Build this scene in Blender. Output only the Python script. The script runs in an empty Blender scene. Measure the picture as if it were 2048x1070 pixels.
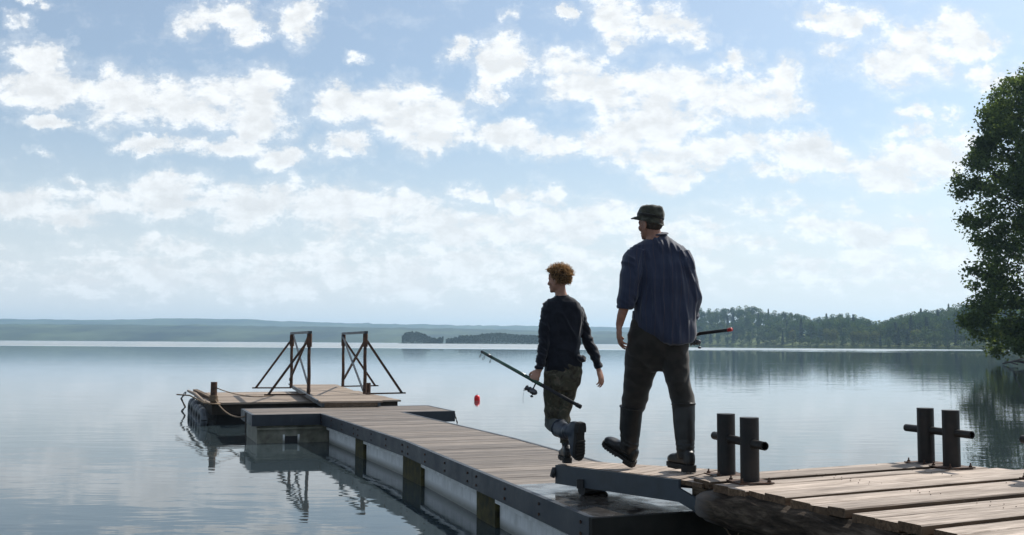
import bpy, bmesh, math, random
from mathutils import Vector, Matrix, noise
from math import radians as R, sin, cos, pi
random.seed(7)
S = bpy.context.scene
COL = S.collection

# ---------------------------------------------------------------- camera
H = 1.66                       # eye height over the water
DK = 0.735                     # timber dock deck height
WK = 0.465                     # floating walkway deck height
F = 2000.0                     # focal length in photo pixels
pitch = math.atan(150.6 / F); roll = math.atan(0.006)
fw = Vector((0, cos(pitch), sin(pitch)))
rt0 = Vector((1, 0, 0)); up0 = rt0.cross(fw)
rt = rt0 * cos(roll) + up0 * sin(roll)
up = up0 * cos(roll) - rt0 * sin(roll)
cam_d = bpy.data.cameras.new('camera'); cam = bpy.data.objects.new('camera', cam_d); COL.objects.link(cam)
cam.matrix_world = Matrix(((rt.x, up.x, -fw.x, 0), (rt.y, up.y, -fw.y, 0), (rt.z, up.z, -fw.z, H), (0, 0, 0, 1)))
cam_d.sensor_width = 36; cam_d.lens = 36 * F / 2048; cam_d.clip_end = 40000; cam_d.clip_start = 0.05
S.camera = cam
def ray(px, py): return fw + rt * ((px - 1024) / F) + up * ((535 - py) / F)
def at(px, py, z=0.0):         # point of a photo pixel on the level z
    d = ray(px, py); return Vector((0, 0, H)) + d * ((z - H) / d.z)
def dp(px, py, Y):             # point of a photo pixel at distance Y
    d = ray(px, py); return Vector((0, 0, H)) + d * (Y / d.y)

# ---------------------------------------------------------------- world, sun
SUN_EL, SUN_AZ = 46, 50        # azimuth to the right of the view direction
W = bpy.data.worlds.new('World'); S.world = W; W.use_nodes = True
nt = W.node_tree; N = nt.nodes; L = nt.links; N.clear()
def nd(t, **k):
    n = N.new(t)
    for a, b in k.items(): setattr(n, a, b)
    return n
def val(sock, v):
    if hasattr(v, 'is_linked') or isinstance(v, bpy.types.NodeSocket): L.new(v, sock)
    else: sock.default_value = v
def M(op, a, b=0.0, c=0.0, clamp=False):
    n = nd('ShaderNodeMath', operation=op, use_clamp=clamp)
    val(n.inputs[0], a); val(n.inputs[1], b); val(n.inputs[2], c); return n.outputs[0]
def VM(op, a, b=(0, 0, 0)):
    n = nd('ShaderNodeVectorMath', operation=op); val(n.inputs[0], a); val(n.inputs[1], b)
    return n.outputs['Value'] if op in ('LENGTH', 'DOT_PRODUCT') else n.outputs[0]
def MR(v, a, b, c=0.0, d=1.0, smooth=True):
    n = nd('ShaderNodeMapRange', interpolation_type='SMOOTHSTEP' if smooth else 'LINEAR')
    val(n.inputs[0], v); n.inputs[1].default_value = a; n.inputs[2].default_value = b
    n.inputs[3].default_value = c; n.inputs[4].default_value = d; return n.outputs[0]
def NZ(vec, scale, detail=4, rough=.5, dist=0.0):
    n = nd('ShaderNodeTexNoise'); val(n.inputs['Vector'], vec); n.inputs['Scale'].default_value = scale
    n.inputs['Detail'].default_value = detail; n.inputs['Roughness'].default_value = rough
    n.inputs['Distortion'].default_value = dist; return n
sky = nd('ShaderNodeTexSky', sky_type='NISHITA', sun_disc=False, sun_elevation=R(SUN_EL), sun_rotation=R(SUN_AZ))
sky.air_density = 1.0; sky.dust_density = 1.6; sky.ozone_density = 2.0
tc = nd('ShaderNodeTexCoord'); sx = nd('ShaderNodeSeparateXYZ'); L.new(tc.outputs['Generated'], sx.inputs[0])
X_, Y_, Z_ = sx.outputs
yy = M('MAXIMUM', Y_, 0.05)
u_ = M('DIVIDE', X_, yy); v_ = M('DIVIDE', Z_, yy)
# uneven cloud coordinates: flatter towards the horizon
zz = M('ADD', M('ABSOLUTE', Z_), 0.10)
cb = nd('ShaderNodeCombineXYZ'); L.new(M('DIVIDE', X_, zz), cb.inputs[0]); L.new(M('MULTIPLY', M('DIVIDE', Y_, zz), 1.0), cb.inputs[1])
puv = nd('ShaderNodeCombineXYZ'); L.new(u_, puv.inputs[0]); L.new(v_, puv.inputs[1])
warp = NZ(puv.outputs[0], 12, 7, .66)
wv = VM('MULTIPLY', VM('SUBTRACT', warp.outputs['Color'], (.5, .5, .5)), (.135, .080, 0))
pw = VM('ADD', puv.outputs[0], wv)
BL = [(440,25,78,30,1),(490,55,40,36,1),(590,35,46,52,1),(60,110,75,38,1),(90,170,120,42,1),(250,180,120,58,1),(400,200,115,55,1),
(525,212,72,58,1),(90,242,58,14,.9),(290,283,70,16,1),(440,288,100,20,1),(565,302,52,22,1),(680,195,66,48,1),(760,200,85,46,1),
(690,275,46,34,1),(850,225,95,55,1),(900,265,60,36,1),(1020,275,80,34,1),(1005,118,56,42,1),(975,165,45,30,1),(918,92,34,22,.9),
(1240,35,62,55,1),(1345,40,48,35,1),(1130,30,20,18,.9),(1150,145,80,46,1),(1240,180,75,48,1),(1350,185,95,58,1),(1480,190,95,52,1),
(1575,180,55,48,1),(1455,105,44,26,1),(1300,245,130,46,1),(1690,45,60,34,1),(1800,120,85,60,1),(1905,80,62,50,1),(1975,160,66,32,.9),
(1190,285,130,26,1),(1400,305,150,36,1),(1590,310,135,36,1),(1780,320,140,42,1),(1905,295,62,40,1),(1340,352,70,20,.9),(1560,355,70,18,.9),
(130,412,190,30,.95),(330,392,170,42,1),(560,400,190,46,1),(740,425,190,46,1),(930,460,230,42,.95),(1110,450,190,48,.95),(1310,470,170,40,.85),
(935,388,42,16,.9),(1028,390,34,17,.9),(1095,390,34,20,.9),(345,490,78,20,.85),(205,520,48,22,.8),(130,552,70,20,.75),(420,545,440,50,.8),(850,545,400,50,.8),(1150,540,300,40,.7),
(1710,470,150,28,.9),(1480,490,120,24,.8),(1790,545,260,40,.8),(1390,455,80,16,.6),(720,107,30,9,.7),(165,358,36,9,.7),(1850,235,36,17,.8),
(35,45,26,16,.8),(50,0,40,10,.8),(1020,45,22,16,.6),(1660,100,26,18,.6),(1600,420,180,18,.5),(1820,430,70,14,.6),(75,305,20,10,.6),(1720,410,40,12,.6)]
acc = None
for (bx, by, rx, ry, st) in BL:
    d = ray(bx, by); c = (d.x / d.y, d.z / d.y, 0)
    q = VM('MULTIPLY', VM('SUBTRACT', pw, c), (F / (rx * 1.12), F / (ry * 1.12), 0))
    m = M('SUBTRACT', st * 1.0, M('MULTIPLY', VM('DOT_PRODUCT', q, q), .62 * st))
    acc = m if acc is None else M('MAXIMUM', acc, m)
blob = M('MAXIMUM', acc, -0.35)
n1 = NZ(cb.outputs[0], 4.2, 9, .60, .25)
n2 = NZ(VM('MULTIPLY', puv.outputs[0], (.8, 1.15, 1)), 30, 9, .67, .12)
big = NZ(cb.outputs[0], .9, 4, .55)
fine = M('ADD', M('MULTIPLY', M('SUBTRACT', n1.outputs[0], .5), 1.0), M('MULTIPLY', M('SUBTRACT', n2.outputs[0], .5), 2.7))
# clouds elsewhere in the sky (outside the patch the photo shows)
outm = M('MAXIMUM', MR(v_, .42, .60), M('MAXIMUM', MR(M('ABSOLUTE', u_), .60, .85), MR(Y_, .15, .0)))
gen = M('SUBTRACT', M('MULTIPLY', big.outputs[0], 2.6), 1.35)
dens = M('ADD', M('ADD', M('MULTIPLY', blob, M('SUBTRACT', 1.0, outm)), M('MULTIPLY', gen, outm)), fine)
cov = MR(dens, .12, .86)
thin = M('MULTIPLY', MR(dens, -.35, .40), .22)
cov = M('MAXIMUM', cov, thin)
# thick cores are greyer than sunlit thin rims
core = MR(dens, .70, 1.6)
pw2 = VM('ADD', puv.outputs[0], (-.006, -.010, 0))
n3 = NZ(VM('MULTIPLY', pw2, (.8, 1.15, 1)), 30, 5, .58, .12)
shade = MR(M('SUBTRACT', n2.outputs[0], n3.outputs[0]), -.10, .10, -.10, .10, False)
lum = M('ADD', M('SUBTRACT', 1.0, M('MULTIPLY', core, .13)), M('MULTIPLY', shade, 1.0))
SKYK = .1
ccol = nd('ShaderNodeCombineXYZ')
for i, g in enumerate((.84, .86, .87)): L.new(M('MULTIPLY', lum, g / SKYK), ccol.inputs[i])
# pale band of mist towards the horizon
hz = MR(Z_, .0, .26, 1.0, .0)
hz = M('POWER', hz, 1.3)
skc = nd('ShaderNodeMix', data_type='RGBA', blend_type='MULTIPLY'); skc.inputs[0].default_value = 1
L.new(sky.outputs[0], skc.inputs[6]); skc.inputs[7].default_value = (.90, 1.03, 1.07, 1)
mx1 = nd('ShaderNodeMix', data_type='RGBA'); L.new(M('ADD', M('MULTIPLY', hz, .66), .20), mx1.inputs[0]); L.new(skc.outputs[2], mx1.inputs[6])
mx1.inputs[7].default_value = (.76 / SKYK, .80 / SKYK, .83 / SKYK, 1)
mx2 = nd('ShaderNodeMix', data_type='RGBA'); L.new(M('MULTIPLY', cov, M('SUBTRACT', .96, M('MULTIPLY', hz, .30))), mx2.inputs[0])
L.new(mx1.outputs[2], mx2.inputs[6]); L.new(ccol.outputs[0], mx2.inputs[7])
bg = nd('ShaderNodeBackground'); bg.inputs[1].default_value = SKYK; L.new(mx2.outputs[2], bg.inputs[0])
wo = nd('ShaderNodeOutputWorld'); L.new(bg.outputs[0], wo.inputs[0])
W.cycles.sampling_method = 'MANUAL'; W.cycles.sample_map_resolution = 1024

sd = Vector((sin(R(SUN_AZ)) * cos(R(SUN_EL)), cos(R(SUN_AZ)) * cos(R(SUN_EL)), sin(R(SUN_EL))))
sl = bpy.data.lights.new('sun', 'SUN'); sl.energy = 4.6; sl.angle = R(.53); sl.color = (1, .95, .87)
so = bpy.data.objects.new('sun', sl); COL.objects.link(so); so.location = (20, 20, 40)
so.rotation_euler = sd.to_track_quat('Z', 'Y').to_euler()
S.view_settings.view_transform = 'Standard'; S.view_settings.look = 'None'
S.view_settings.gamma = 1; S.view_settings.use_curve_mapping = False; S.view_settings.exposure = .22
S.render.engine = 'CYCLES'
S.cycles.volume_max_steps = 64
S.cycles.max_bounces = 8; S.cycles.volume_bounces = 1; S.cycles.transparent_max_bounces = 12

# ---------------------------------------------------------------- helpers
class Mat:
    def __init__(s, name):
        s.m = bpy.data.materials.new(name); s.m.use_nodes = True
        s.t = s.m.node_tree; s.n = s.t.nodes; s.l = s.t.links
        s.b = s.n['Principled BSDF']; s.out = s.n['Material Output']
        s.co = s.n.new('ShaderNodeTexCoord')
    def put(s, sock, v):
        if isinstance(v, bpy.types.NodeSocket): s.l.new(v, sock)
        elif isinstance(v, tuple) and len(v) == 3 and sock.type == 'RGBA': sock.default_value = (*v, 1)
        else: sock.default_value = v
    def map(s, scale=(1, 1, 1), rot=(0, 0, 0), src=None, loc=(0, 0, 0)):
        n = s.n.new('ShaderNodeMapping'); s.l.new(src or s.co.outputs['Object'], n.inputs[0])
        n.inputs['Scale'].default_value = scale; n.inputs['Rotation'].default_value = rot; n.inputs['Location'].default_value = loc
        return n.outputs[0]
    def noise(s, vec, scale, detail=4, rough=.5, dist=0, out=0):
        n = s.n.new('ShaderNodeTexNoise'); s.l.new(vec, n.inputs['Vector']); n.inputs['Scale'].default_value = scale
        n.inputs['Detail'].default_value = detail; n.inputs['Roughness'].default_value = rough; n.inputs['Distortion'].default_value = dist
        return n.outputs[out]
    def math(s, op, a, b=0.0, clamp=False):
        n = s.n.new('ShaderNodeMath'); n.operation = op; n.use_clamp = clamp
        s.put(n.inputs[0], a); s.put(n.inputs[1], b); return n.outputs[0]
    def mr(s, v, a, b, c=0.0, d=1.0):
        n = s.n.new('ShaderNodeMapRange'); s.put(n.inputs[0], v)
        for i, q in enumerate((a, b, c, d)): n.inputs[i + 1].default_value = q
        return n.outputs[0]
    def mix(s, f, a, b):
        n = s.n.new('ShaderNodeMix'); n.data_type = 'RGBA'; s.put(n.inputs[0], f); s.put(n.inputs[6], a); s.put(n.inputs[7], b)
        return n.outputs[2]
    def ramp(s, v, stops):
        n = s.n.new('ShaderNodeValToRGB'); s.put(n.inputs[0], v); e = n.color_ramp.elements
        while len(e) < len(stops): e.new(.5)
        for i, (p, c) in enumerate(stops): e[i].position = p; e[i].color = (*c, 1)
        return n.outputs[0]
    def bump(s, h, strength=.5, dist=.01, prev=None):
        n = s.n.new('ShaderNodeBump'); s.put(n.inputs['Height'], h); n.inputs['Strength'].default_value = strength
        n.inputs['Distance'].default_value = dist
        if prev: s.l.new(prev, n.inputs['Normal'])
        return n.outputs[0]
    def island(s):
        n = s.n.new('ShaderNodeNewGeometry'); return n.outputs['Random Per Island']
    def base(s, c=None, rough=None, metal=None, spec=None, normal=None):
        b = s.b.inputs
        if c is not None: s.put(b['Base Color'], c)
        if rough is not None: s.put(b['Roughness'], rough)
        if metal is not None: s.put(b['Metallic'], metal)
        if spec is not None: s.put(b['Specular IOR Level'], spec)
        if normal is not None: s.l.new(normal, b['Normal'])
        return s.m

def wood(name, dark, mid, light, ang, rough=.75, scale=1.0, dirt=.5, spec=.3):
    m = Mat(name); isl = m.island()
    off = m.n.new('ShaderNodeCombineXYZ'); m.l.new(m.math('MULTIPLY', isl, 37.0), off.inputs[0]); m.l.new(m.math('MULTIPLY', isl, 91.0), off.inputs[1])
    va = m.n.new('ShaderNodeVectorMath'); va.operation = 'ADD'; m.l.new(m.map(rot=(0, 0, -ang)), va.inputs[0]); m.l.new(off.outputs[0], va.inputs[1])
    g = m.noise(m.map(scale=(1.2 * scale, 26 * scale, 20 * scale), src=va.outputs[0]), 2.2, 8, .62, .6)
    g2 = m.noise(m.map(scale=(.8 * scale, 5 * scale, 5 * scale), src=va.outputs[0]), 2.0, 5, .6)
    c = m.ramp(g, [(.34, dark), (.48, mid), (.64, light)])
    st = m.mr(g2, .40, .68)
    c = m.mix(m.math('MULTIPLY', st, dirt), c, tuple(x * .55 for x in mid))
    hs = m.n.new('ShaderNodeHueSaturation'); m.l.new(c, hs.inputs['Color']); m.l.new(m.mr(isl, 0, 1, .68, 1.22), hs.inputs['Value'])
    h = m.math('ADD', g, m.math('MULTIPLY', g2, .5))
    m.base(hs.outputs[0], rough, 0, spec, m.bump(h, .55, .006)); return m.m

def plain(name, col, rough=.6, metal=0, var=.25, scale=8, bump=.15, spec=.4, bd=.004, col2=None):
    m = Mat(name); n = m.noise(m.co.outputs['Object'], scale, 6, .6)
    a = tuple(x * (1 - var) for x in col); b = col2 or tuple(min(1, x * (1 + var)) for x in col)
    m.base(m.mix(m.mr(n, .35, .65), a, b), m.mr(n, .3, .7, max(.05, rough - .1), min(1, rough + .1)), metal, spec,
           m.bump(m.noise(m.co.outputs['Object'], scale * 6, 4, .6), bump, bd)); return m.m

def tag(o, label=None, cat=None, group=None, kind=None):
    if label: o['label'] = label
    if cat: o['category'] = cat
    if group: o['group'] = group
    if kind: o['kind'] = kind
    return o
def thing(name, loc, label, cat, group=None):
    o = bpy.data.objects.new(name, None); COL.objects.link(o); o.location = loc; o.empty_display_size = .1
    return tag(o, label, cat, group)
def link(name, me, mat, parent=None, org=Vector((0, 0, 0)), loc=None):
    o = bpy.data.objects.new(name, me); COL.objects.link(o)
    if mat is not None:
        me.materials.clear(); me.materials.append(mat)
    if parent is not None: o.parent = parent
    if loc is not None: o.location = loc
    return o
def done(name, bm, mat, parent=None, org=(0, 0, 0), smooth=False, loc=None, bevel=0):
    """mesh given in world coordinates; org = where the parent (or the thing itself) stands"""
    if bevel:
        es = [e for e in bm.edges if len(e.link_faces) == 2 and e.calc_face_angle(0) > .6]
        bmesh.ops.bevel(bm, geom=es, offset=bevel, segments=1, affect='EDGES', clamp_overlap=True)
    bmesh.ops.recalc_face_normals(bm, faces=bm.faces)
    bmesh.ops.translate(bm, verts=bm.verts, vec=-Vector(org))
    me = bpy.data.meshes.new(name); bm.to_mesh(me); bm.free()
    if smooth:
        me.polygons.foreach_set('use_smooth', [True] * len(me.polygons))
    o = link(name, me, mat, parent)
    if parent is None: o.location = org
    return o
def BM(): return bmesh.new()
def prism(bm, pts, z0, z1):
    """pts = list of (x, y[, ztop]) around; z1 used where no ztop"""
    a = [bm.verts.new((p[0], p[1], (p[2] + (z0 - z1) if len(p) > 2 else z0))) for p in pts]
    b = [bm.verts.new((p[0], p[1], (p[2] if len(p) > 2 else z1))) for p in pts]
    n = len(pts); bm.faces.new(a[::-1]); bm.faces.new(b)
    for i in range(n): bm.faces.new((a[i], a[(i + 1) % n], b[(i + 1) % n], b[i]))
def bar(bm, p, q, w, h, upv=Vector((0, 0, 1))):
    """box bar from p to q, width w sideways, h upwards"""
    p = Vector(p); q = Vector(q); t = (q - p).normalized(); s = t.cross(upv)
    if s.length < 1e-4: s = Vector((1, 0, 0))
    s.normalize(); n = s.cross(t).normalized()
    vs = [bm.verts.new(c + s * (i * w / 2) + n * (j * h / 2)) for c in (p, q) for i, j in ((-1, -1), (1, -1), (1, 1), (-1, 1))]
    for f in ((3, 2, 1, 0), (4, 5, 6, 7), (0, 1, 5, 4), (1, 2, 6, 5), (2, 3, 7, 6), (3, 0, 4, 7)): bm.faces.new([vs[i] for i in f])
def loft(bm, pts, rad, n=16, hint=Vector((0, 1, 0)), caps=True, jit=0, power=1.0):
    """rings along pts; rad = (a, b): a along t x hint, b along the other"""
    pts = [Vector(p) for p in pts]; rings = []; s_prev = None
    for i, p in enumerate(pts):
        t = (pts[min(i + 1, len(pts) - 1)] - pts[max(i - 1, 0)]).normalized()
        if s_prev is None:
            s = t.cross(hint)
            if s.length < .05: s = t.cross(Vector((0, 0, 1)))
        else: s = s_prev - t * s_prev.dot(t)
        s.normalize(); s_prev = s; o = t.cross(s)
        r = rad[i] if isinstance(rad, (list, tuple)) else rad
        a, b = r if isinstance(r, (list, tuple)) else (r, r)
        ring = []
        for k in range(n):
            an = 2 * pi * k / n; j = 1 + random.uniform(-jit, jit)
            ring.append(bm.verts.new(p + s * (a * cos(an) * j) + o * (b * sin(an) * j)))
        rings.append(ring)
    for r0, r1 in zip(rings, rings[1:]):
        for k in range(n): bm.faces.new((r0[k], r0[(k + 1) % n], r1[(k + 1) % n], r1[k]))
    if caps: bm.faces.new(rings[0][::-1]); bm.faces.new(rings[-1])
    return rings
def stack(bm, secs, n=28, e=2.3):
    """horizontal rings: (x, y, z, a, b)"""
    rings = []
    for (x, y, z, a, b) in secs:
        ring = []
        for k in range(n):
            an = 2 * pi * k / n; c, s = cos(an), sin(an)
            ring.append(bm.verts.new((x + a * math.copysign(abs(c) ** (2 / e), c), y + b * math.copysign(abs(s) ** (2 / e), s), z)))
        rings.append(ring)
    for r0, r1 in zip(rings, rings[1:]):
        for k in range(n): bm.faces.new((r0[k], r0[(k + 1) % n], r1[(k + 1) % n], r1[k]))
    bm.faces.new(rings[0][::-1]); bm.faces.new(rings[-1])
def pxs(rows, tilt=0):
    """silhouette rows (py, left px, right px, Y, half depth) -> stack sections"""
    out = []
    for (py, l, r, Y, b) in rows:
        A = dp(l, py, Y); B = dp(r, py, Y); out.append(((A.x + B.x) / 2, Y, (A.z + B.z) / 2, (B.x - A.x) / 2, b))
    return out
def ell(bm, c, r, f=Vector((0, 1, 0)), u=Vector((0, 0, 1)), seg=20):
    """ellipsoid with radii (side, forward, up) in the frame f, u"""
    f = Vector(f).normalized(); s = f.cross(u).normalized(); u = s.cross(f)
    m = Matrix(((s.x * r[0], f.x * r[1], u.x * r[2], c[0]), (s.y * r[0], f.y * r[1], u.y * r[2], c[1]), (s.z * r[0], f.z * r[1], u.z * r[2], c[2]), (0, 0, 0, 1)))
    bmesh.ops.create_uvsphere(bm, u_segments=seg, v_segments=seg * 2 // 3, radius=1, matrix=m)
def cyl(bm, p, q, r, n=24, r2=None): return loft(bm, [p, q], [r, r2 if r2 is not None else r], n)
def fuse(name, bm, voxel, mat, parent=None, org=(0, 0, 0), sm=2, disp=None, top_loc=False):
    """union of overlapping closed shapes into one continuous skin"""
    bmesh.ops.recalc_face_normals(bm, faces=bm.faces)
    me = bpy.data.meshes.new('tmp'); bm.to_mesh(me); bm.free(); o = bpy.data.objects.new('tmp', me); COL.objects.link(o)
    md = o.modifiers.new('r', 'REMESH'); md.mode = 'VOXEL'; md.voxel_size = voxel; md.use_smooth_shade = True
    if sm: s = o.modifiers.new('s', 'SMOOTH'); s.factor = .5; s.iterations = sm
    dg = bpy.context.evaluated_depsgraph_get(); nm = bpy.data.meshes.new_from_object(o.evaluated_get(dg)); bpy.data.objects.remove(o); nm.name = name
    if disp:
        nor = [v.normal.copy() for v in nm.vertices]
        for v, n in zip(nm.vertices, nor): v.co = v.co + n * disp(v.co, n)
    nm.transform(Matrix.Translation(-Vector(org))); nm.update()
    nm.polygons.foreach_set('use_smooth', [True] * len(nm.polygons))
    o = link(name, nm, mat, parent)
    if parent is None: o.location = org
    return o

# ---------------------------------------------------------------- materials
UA = math.atan2(-.9324, .3615)          # heading of the floating walkway
m_dock = wood('weathered_dock_wood', (.14, .105, .08), (.33, .265, .215), (.54, .45, .38), math.atan2(.451, .893), dirt=.55)
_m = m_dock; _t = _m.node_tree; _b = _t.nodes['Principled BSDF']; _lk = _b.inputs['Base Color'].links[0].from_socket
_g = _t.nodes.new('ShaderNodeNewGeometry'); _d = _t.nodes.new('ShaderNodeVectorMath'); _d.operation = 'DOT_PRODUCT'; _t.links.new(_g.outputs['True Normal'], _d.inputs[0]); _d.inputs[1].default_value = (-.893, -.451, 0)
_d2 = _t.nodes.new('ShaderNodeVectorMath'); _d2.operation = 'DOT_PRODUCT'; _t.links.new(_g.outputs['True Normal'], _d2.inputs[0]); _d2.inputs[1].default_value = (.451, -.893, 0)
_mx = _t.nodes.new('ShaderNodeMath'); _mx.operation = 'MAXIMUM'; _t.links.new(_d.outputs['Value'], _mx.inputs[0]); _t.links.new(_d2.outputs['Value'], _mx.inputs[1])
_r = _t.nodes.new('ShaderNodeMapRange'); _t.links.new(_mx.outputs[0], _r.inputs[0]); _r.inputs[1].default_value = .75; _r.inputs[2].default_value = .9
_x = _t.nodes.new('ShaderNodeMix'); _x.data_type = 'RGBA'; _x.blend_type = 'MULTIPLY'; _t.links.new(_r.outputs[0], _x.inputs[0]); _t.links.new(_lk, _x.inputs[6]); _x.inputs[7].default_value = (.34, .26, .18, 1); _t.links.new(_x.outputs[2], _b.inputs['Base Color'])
m_dockend = wood('rough_plank_ends', (.05, .036, .024), (.14, .10, .068), (.28, .21, .145), UA, .9, dirt=.6)
m_walk = wood('walkway_boards', (.085, .066, .050), (.185, .150, .120), (.28, .235, .195), UA + pi / 2, .6, dirt=.45, spec=.4)
m_raft = wood('raft_boards', (.15, .11, .08), (.30, .235, .18), (.43, .35, .28), UA + pi / 2, .7, dirt=.35)
mm = Mat('blue_grey_fascia'); _n = mm.noise(mm.co.outputs['Object'], 2.5, 6, .65); _q = mm.noise(mm.map(scale=(1, 1, .25)), 26, 5, .7); _s = mm.mr(_q, .60, .72)
m_fascia = mm.base(mm.mix(mm.math('MULTIPLY', _s, .5), mm.mix(mm.mr(_n, .35, .65), (.016, .021, .029), (.034, .041, .050)), (.085, .085, .08)), mm.mr(_n, .3, .7, .35, .65), 0, .4, mm.bump(_q, .35, .003))
m_steel = plain('painted_dark_steel', (.005, .0055, .007), .5, .0, .3, 7, .3, .3, col2=(.020, .017, .015))
m_beam = plain('galvanised_grey_beam', (.042, .052, .062), .5, .1, .3, 5, .2)
m_rust = plain('rusty_steel', (.030, .020, .015), .7, .1, .4, 14, .4, .4, col2=(.11, .055, .032))
m_log = Mat('bark_log')
_g = m_log.noise(m_log.map(scale=(1.6, 8, 8), src=m_log.map(rot=(0, 0, 1.115))), 2.6, 9, .68, .3)
_dd = m_log.n.new('ShaderNodeVectorMath'); _dd.operation = 'LENGTH'; m_log.l.new(m_log.co.outputs['Object'], _dd.inputs[0])
_pt = m_log.mr(m_log.math('ADD', _dd.outputs['Value'], m_log.math('MULTIPLY', _g, .3)), .27, .40, .75, 0)
_c = m_log.ramp(_g, [(.36, (.012, .009, .006)), (.52, (.055, .040, .028)), (.70, (.15, .115, .085))])
m_log = m_log.base(m_log.mix(m_log.math('MULTIPLY', _pt, .8), _c, (.22, .20, .185)), .9, 0, .2, m_log.bump(_g, 1, .02))
m_cut = plain('cut_log_end', (.28, .25, .23), .9, 0, .4, 12, .4, .2)
m_rubber = plain('black_rubber', (.016, .016, .017), .55, 0, .3, 20, .2, .5)
m_rope = plain('pale_rope', (.19, .14, .095), .9, 0, .3, 60, .6, .2)
m_chain = plain('old_chain', (.06, .05, .045), .5, .7, .4, 40, .3)
mm = Mat('grey_white_float')
_z = mm.n.new('ShaderNodeSeparateXYZ'); mm.l.new(mm.n.new('ShaderNodeNewGeometry').outputs['Position'], _z.inputs[0])
_n = mm.noise(mm.map(scale=(3, 3, 1)), 3, 6, .6)
_w = mm.mr(mm.math('ADD', _z.outputs[2], mm.math('MULTIPLY', _n, .08)), .06, .14, 1, 0)
_c = mm.mix(mm.mr(_n, .35, .7), (.76, .77, .76), (.52, .53, .51)); _c = mm.mix(mm.math('MULTIPLY', _w, .8), _c, (.10, .10, .07))
m_float = mm.base(_c, .5, 0, .4, mm.bump(_n, .3, .004))
m_algae = plain('mossy_timber', (.030, .030, .014), .8, 0, .4, 9, .5, .3, col2=(.085, .075, .028))
mm = Mat('wet_steel_plate'); _n = mm.noise(mm.co.outputs['Object'], 5, 5, .6)
m_wet = mm.base(mm.mix(_n, (.030, .026, .022), (.060, .052, .045)), mm.mr(_n, .35, .65, .06, .35), .0, .6, mm.bump(_n, .1, .004))
m_red = plain('red_buoy_plastic', (.75, .015, .02), .35, 0, .1, 10, .05)

# ---------------------------------------------------------------- water
mm = Mat('lake_water'); geo = mm.n.new('ShaderNodeNewGeometry'); P = geo.outputs['Position']
sp = mm.n.new('ShaderNodeSeparateXYZ'); mm.l.new(P, sp.inputs[0]); wy = sp.outputs[1]
w1 = mm.noise(mm.map(scale=(.55, 1.5, 1), rot=(0, 0, R(8)), src=P), 1.3, 3, .5, .2)
w2 = mm.noise(mm.map(scale=(1.0, 2.2, 1), rot=(0, 0, R(-14)), src=P), 4.5, 3, .55)
w3 = mm.noise(mm.map(scale=(.10, .25, 1), src=P), 1.0, 2, .5)
pat = mm.mr(mm.noise(mm.map(scale=(.05, .12, 1), src=P), 1.0, 3, .55), .42, .62, .12, 1.0)
hgt = mm.math('ADD', mm.math('ADD', mm.math('MULTIPLY', w1, .60), mm.math('MULTIPLY', mm.math('MULTIPLY', w2, .07), pat)), mm.math('MULTIPLY', w3, 1.0))
# far band of wind-ruffled water
edge = mm.math('MULTIPLY', mm.math('SUBTRACT', mm.noise(mm.map(scale=(.004, .012, 1), src=P), 1.0, 3, .5), .5), 300.0)
wyn = mm.math('ADD', wy, edge)
side = mm.mr(mm.math('DIVIDE', sp.outputs[0], mm.math('MAXIMUM', wy, 1.0)), .10, .17)
b_far = mm.math('ADD', mm.math('MULTIPLY', side, 1150.0), wy)
band = mm.math('MULTIPLY', mm.math('SUBTRACT', mm.mr(wyn, 245, 330), mm.math('MULTIPLY', side, mm.mr(wyn, 400, 470))), mm.mr(b_far, 1700, 2400, 1, 0), True)
streak = mm.mr(mm.noise(mm.map(scale=(.012, .09, 1), src=P), 1.0, 3, .5), .58, .70)
streak = mm.math('MULTIPLY', streak, mm.mr(wy, 20, 90))
rgh = mm.math('ADD', mm.math('MULTIPLY', band, .10), mm.math('ADD', .012, mm.math('MULTIPLY', streak, .05)))
bn = mm.bump(hgt, 1.0, .0068)
tl = mm.n.new('ShaderNodeCombineXYZ'); mm.l.new(mm.math('MULTIPLY', band, -.050), tl.inputs[1])
ad = mm.n.new('ShaderNodeVectorMath'); ad.operation = 'ADD'; mm.l.new(bn, ad.inputs[0]); mm.l.new(tl.outputs[0], ad.inputs[1])
nn_ = mm.n.new('ShaderNodeVectorMath'); nn_.operation = 'NORMALIZE'; mm.l.new(ad.outputs[0], nn_.inputs[0]); bn = nn_.outputs[0]
mm.base((.034, .048, .054), rgh, 0, .5, bn); mm.b.inputs['IOR'].default_value = 1.34
m_water = mm.m
bm = BM(); 
vs = [bm.verts.new(p) for p in ((-9000, -300, 0), (9000, -300, 0), (9000, 12000, 0), (-9000, 12000, 0))]; bm.faces.new(vs)
tag(done('water', bm, m_water), 'calm blue-grey lake reflecting the cloudy sky', kind='structure')

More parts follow.
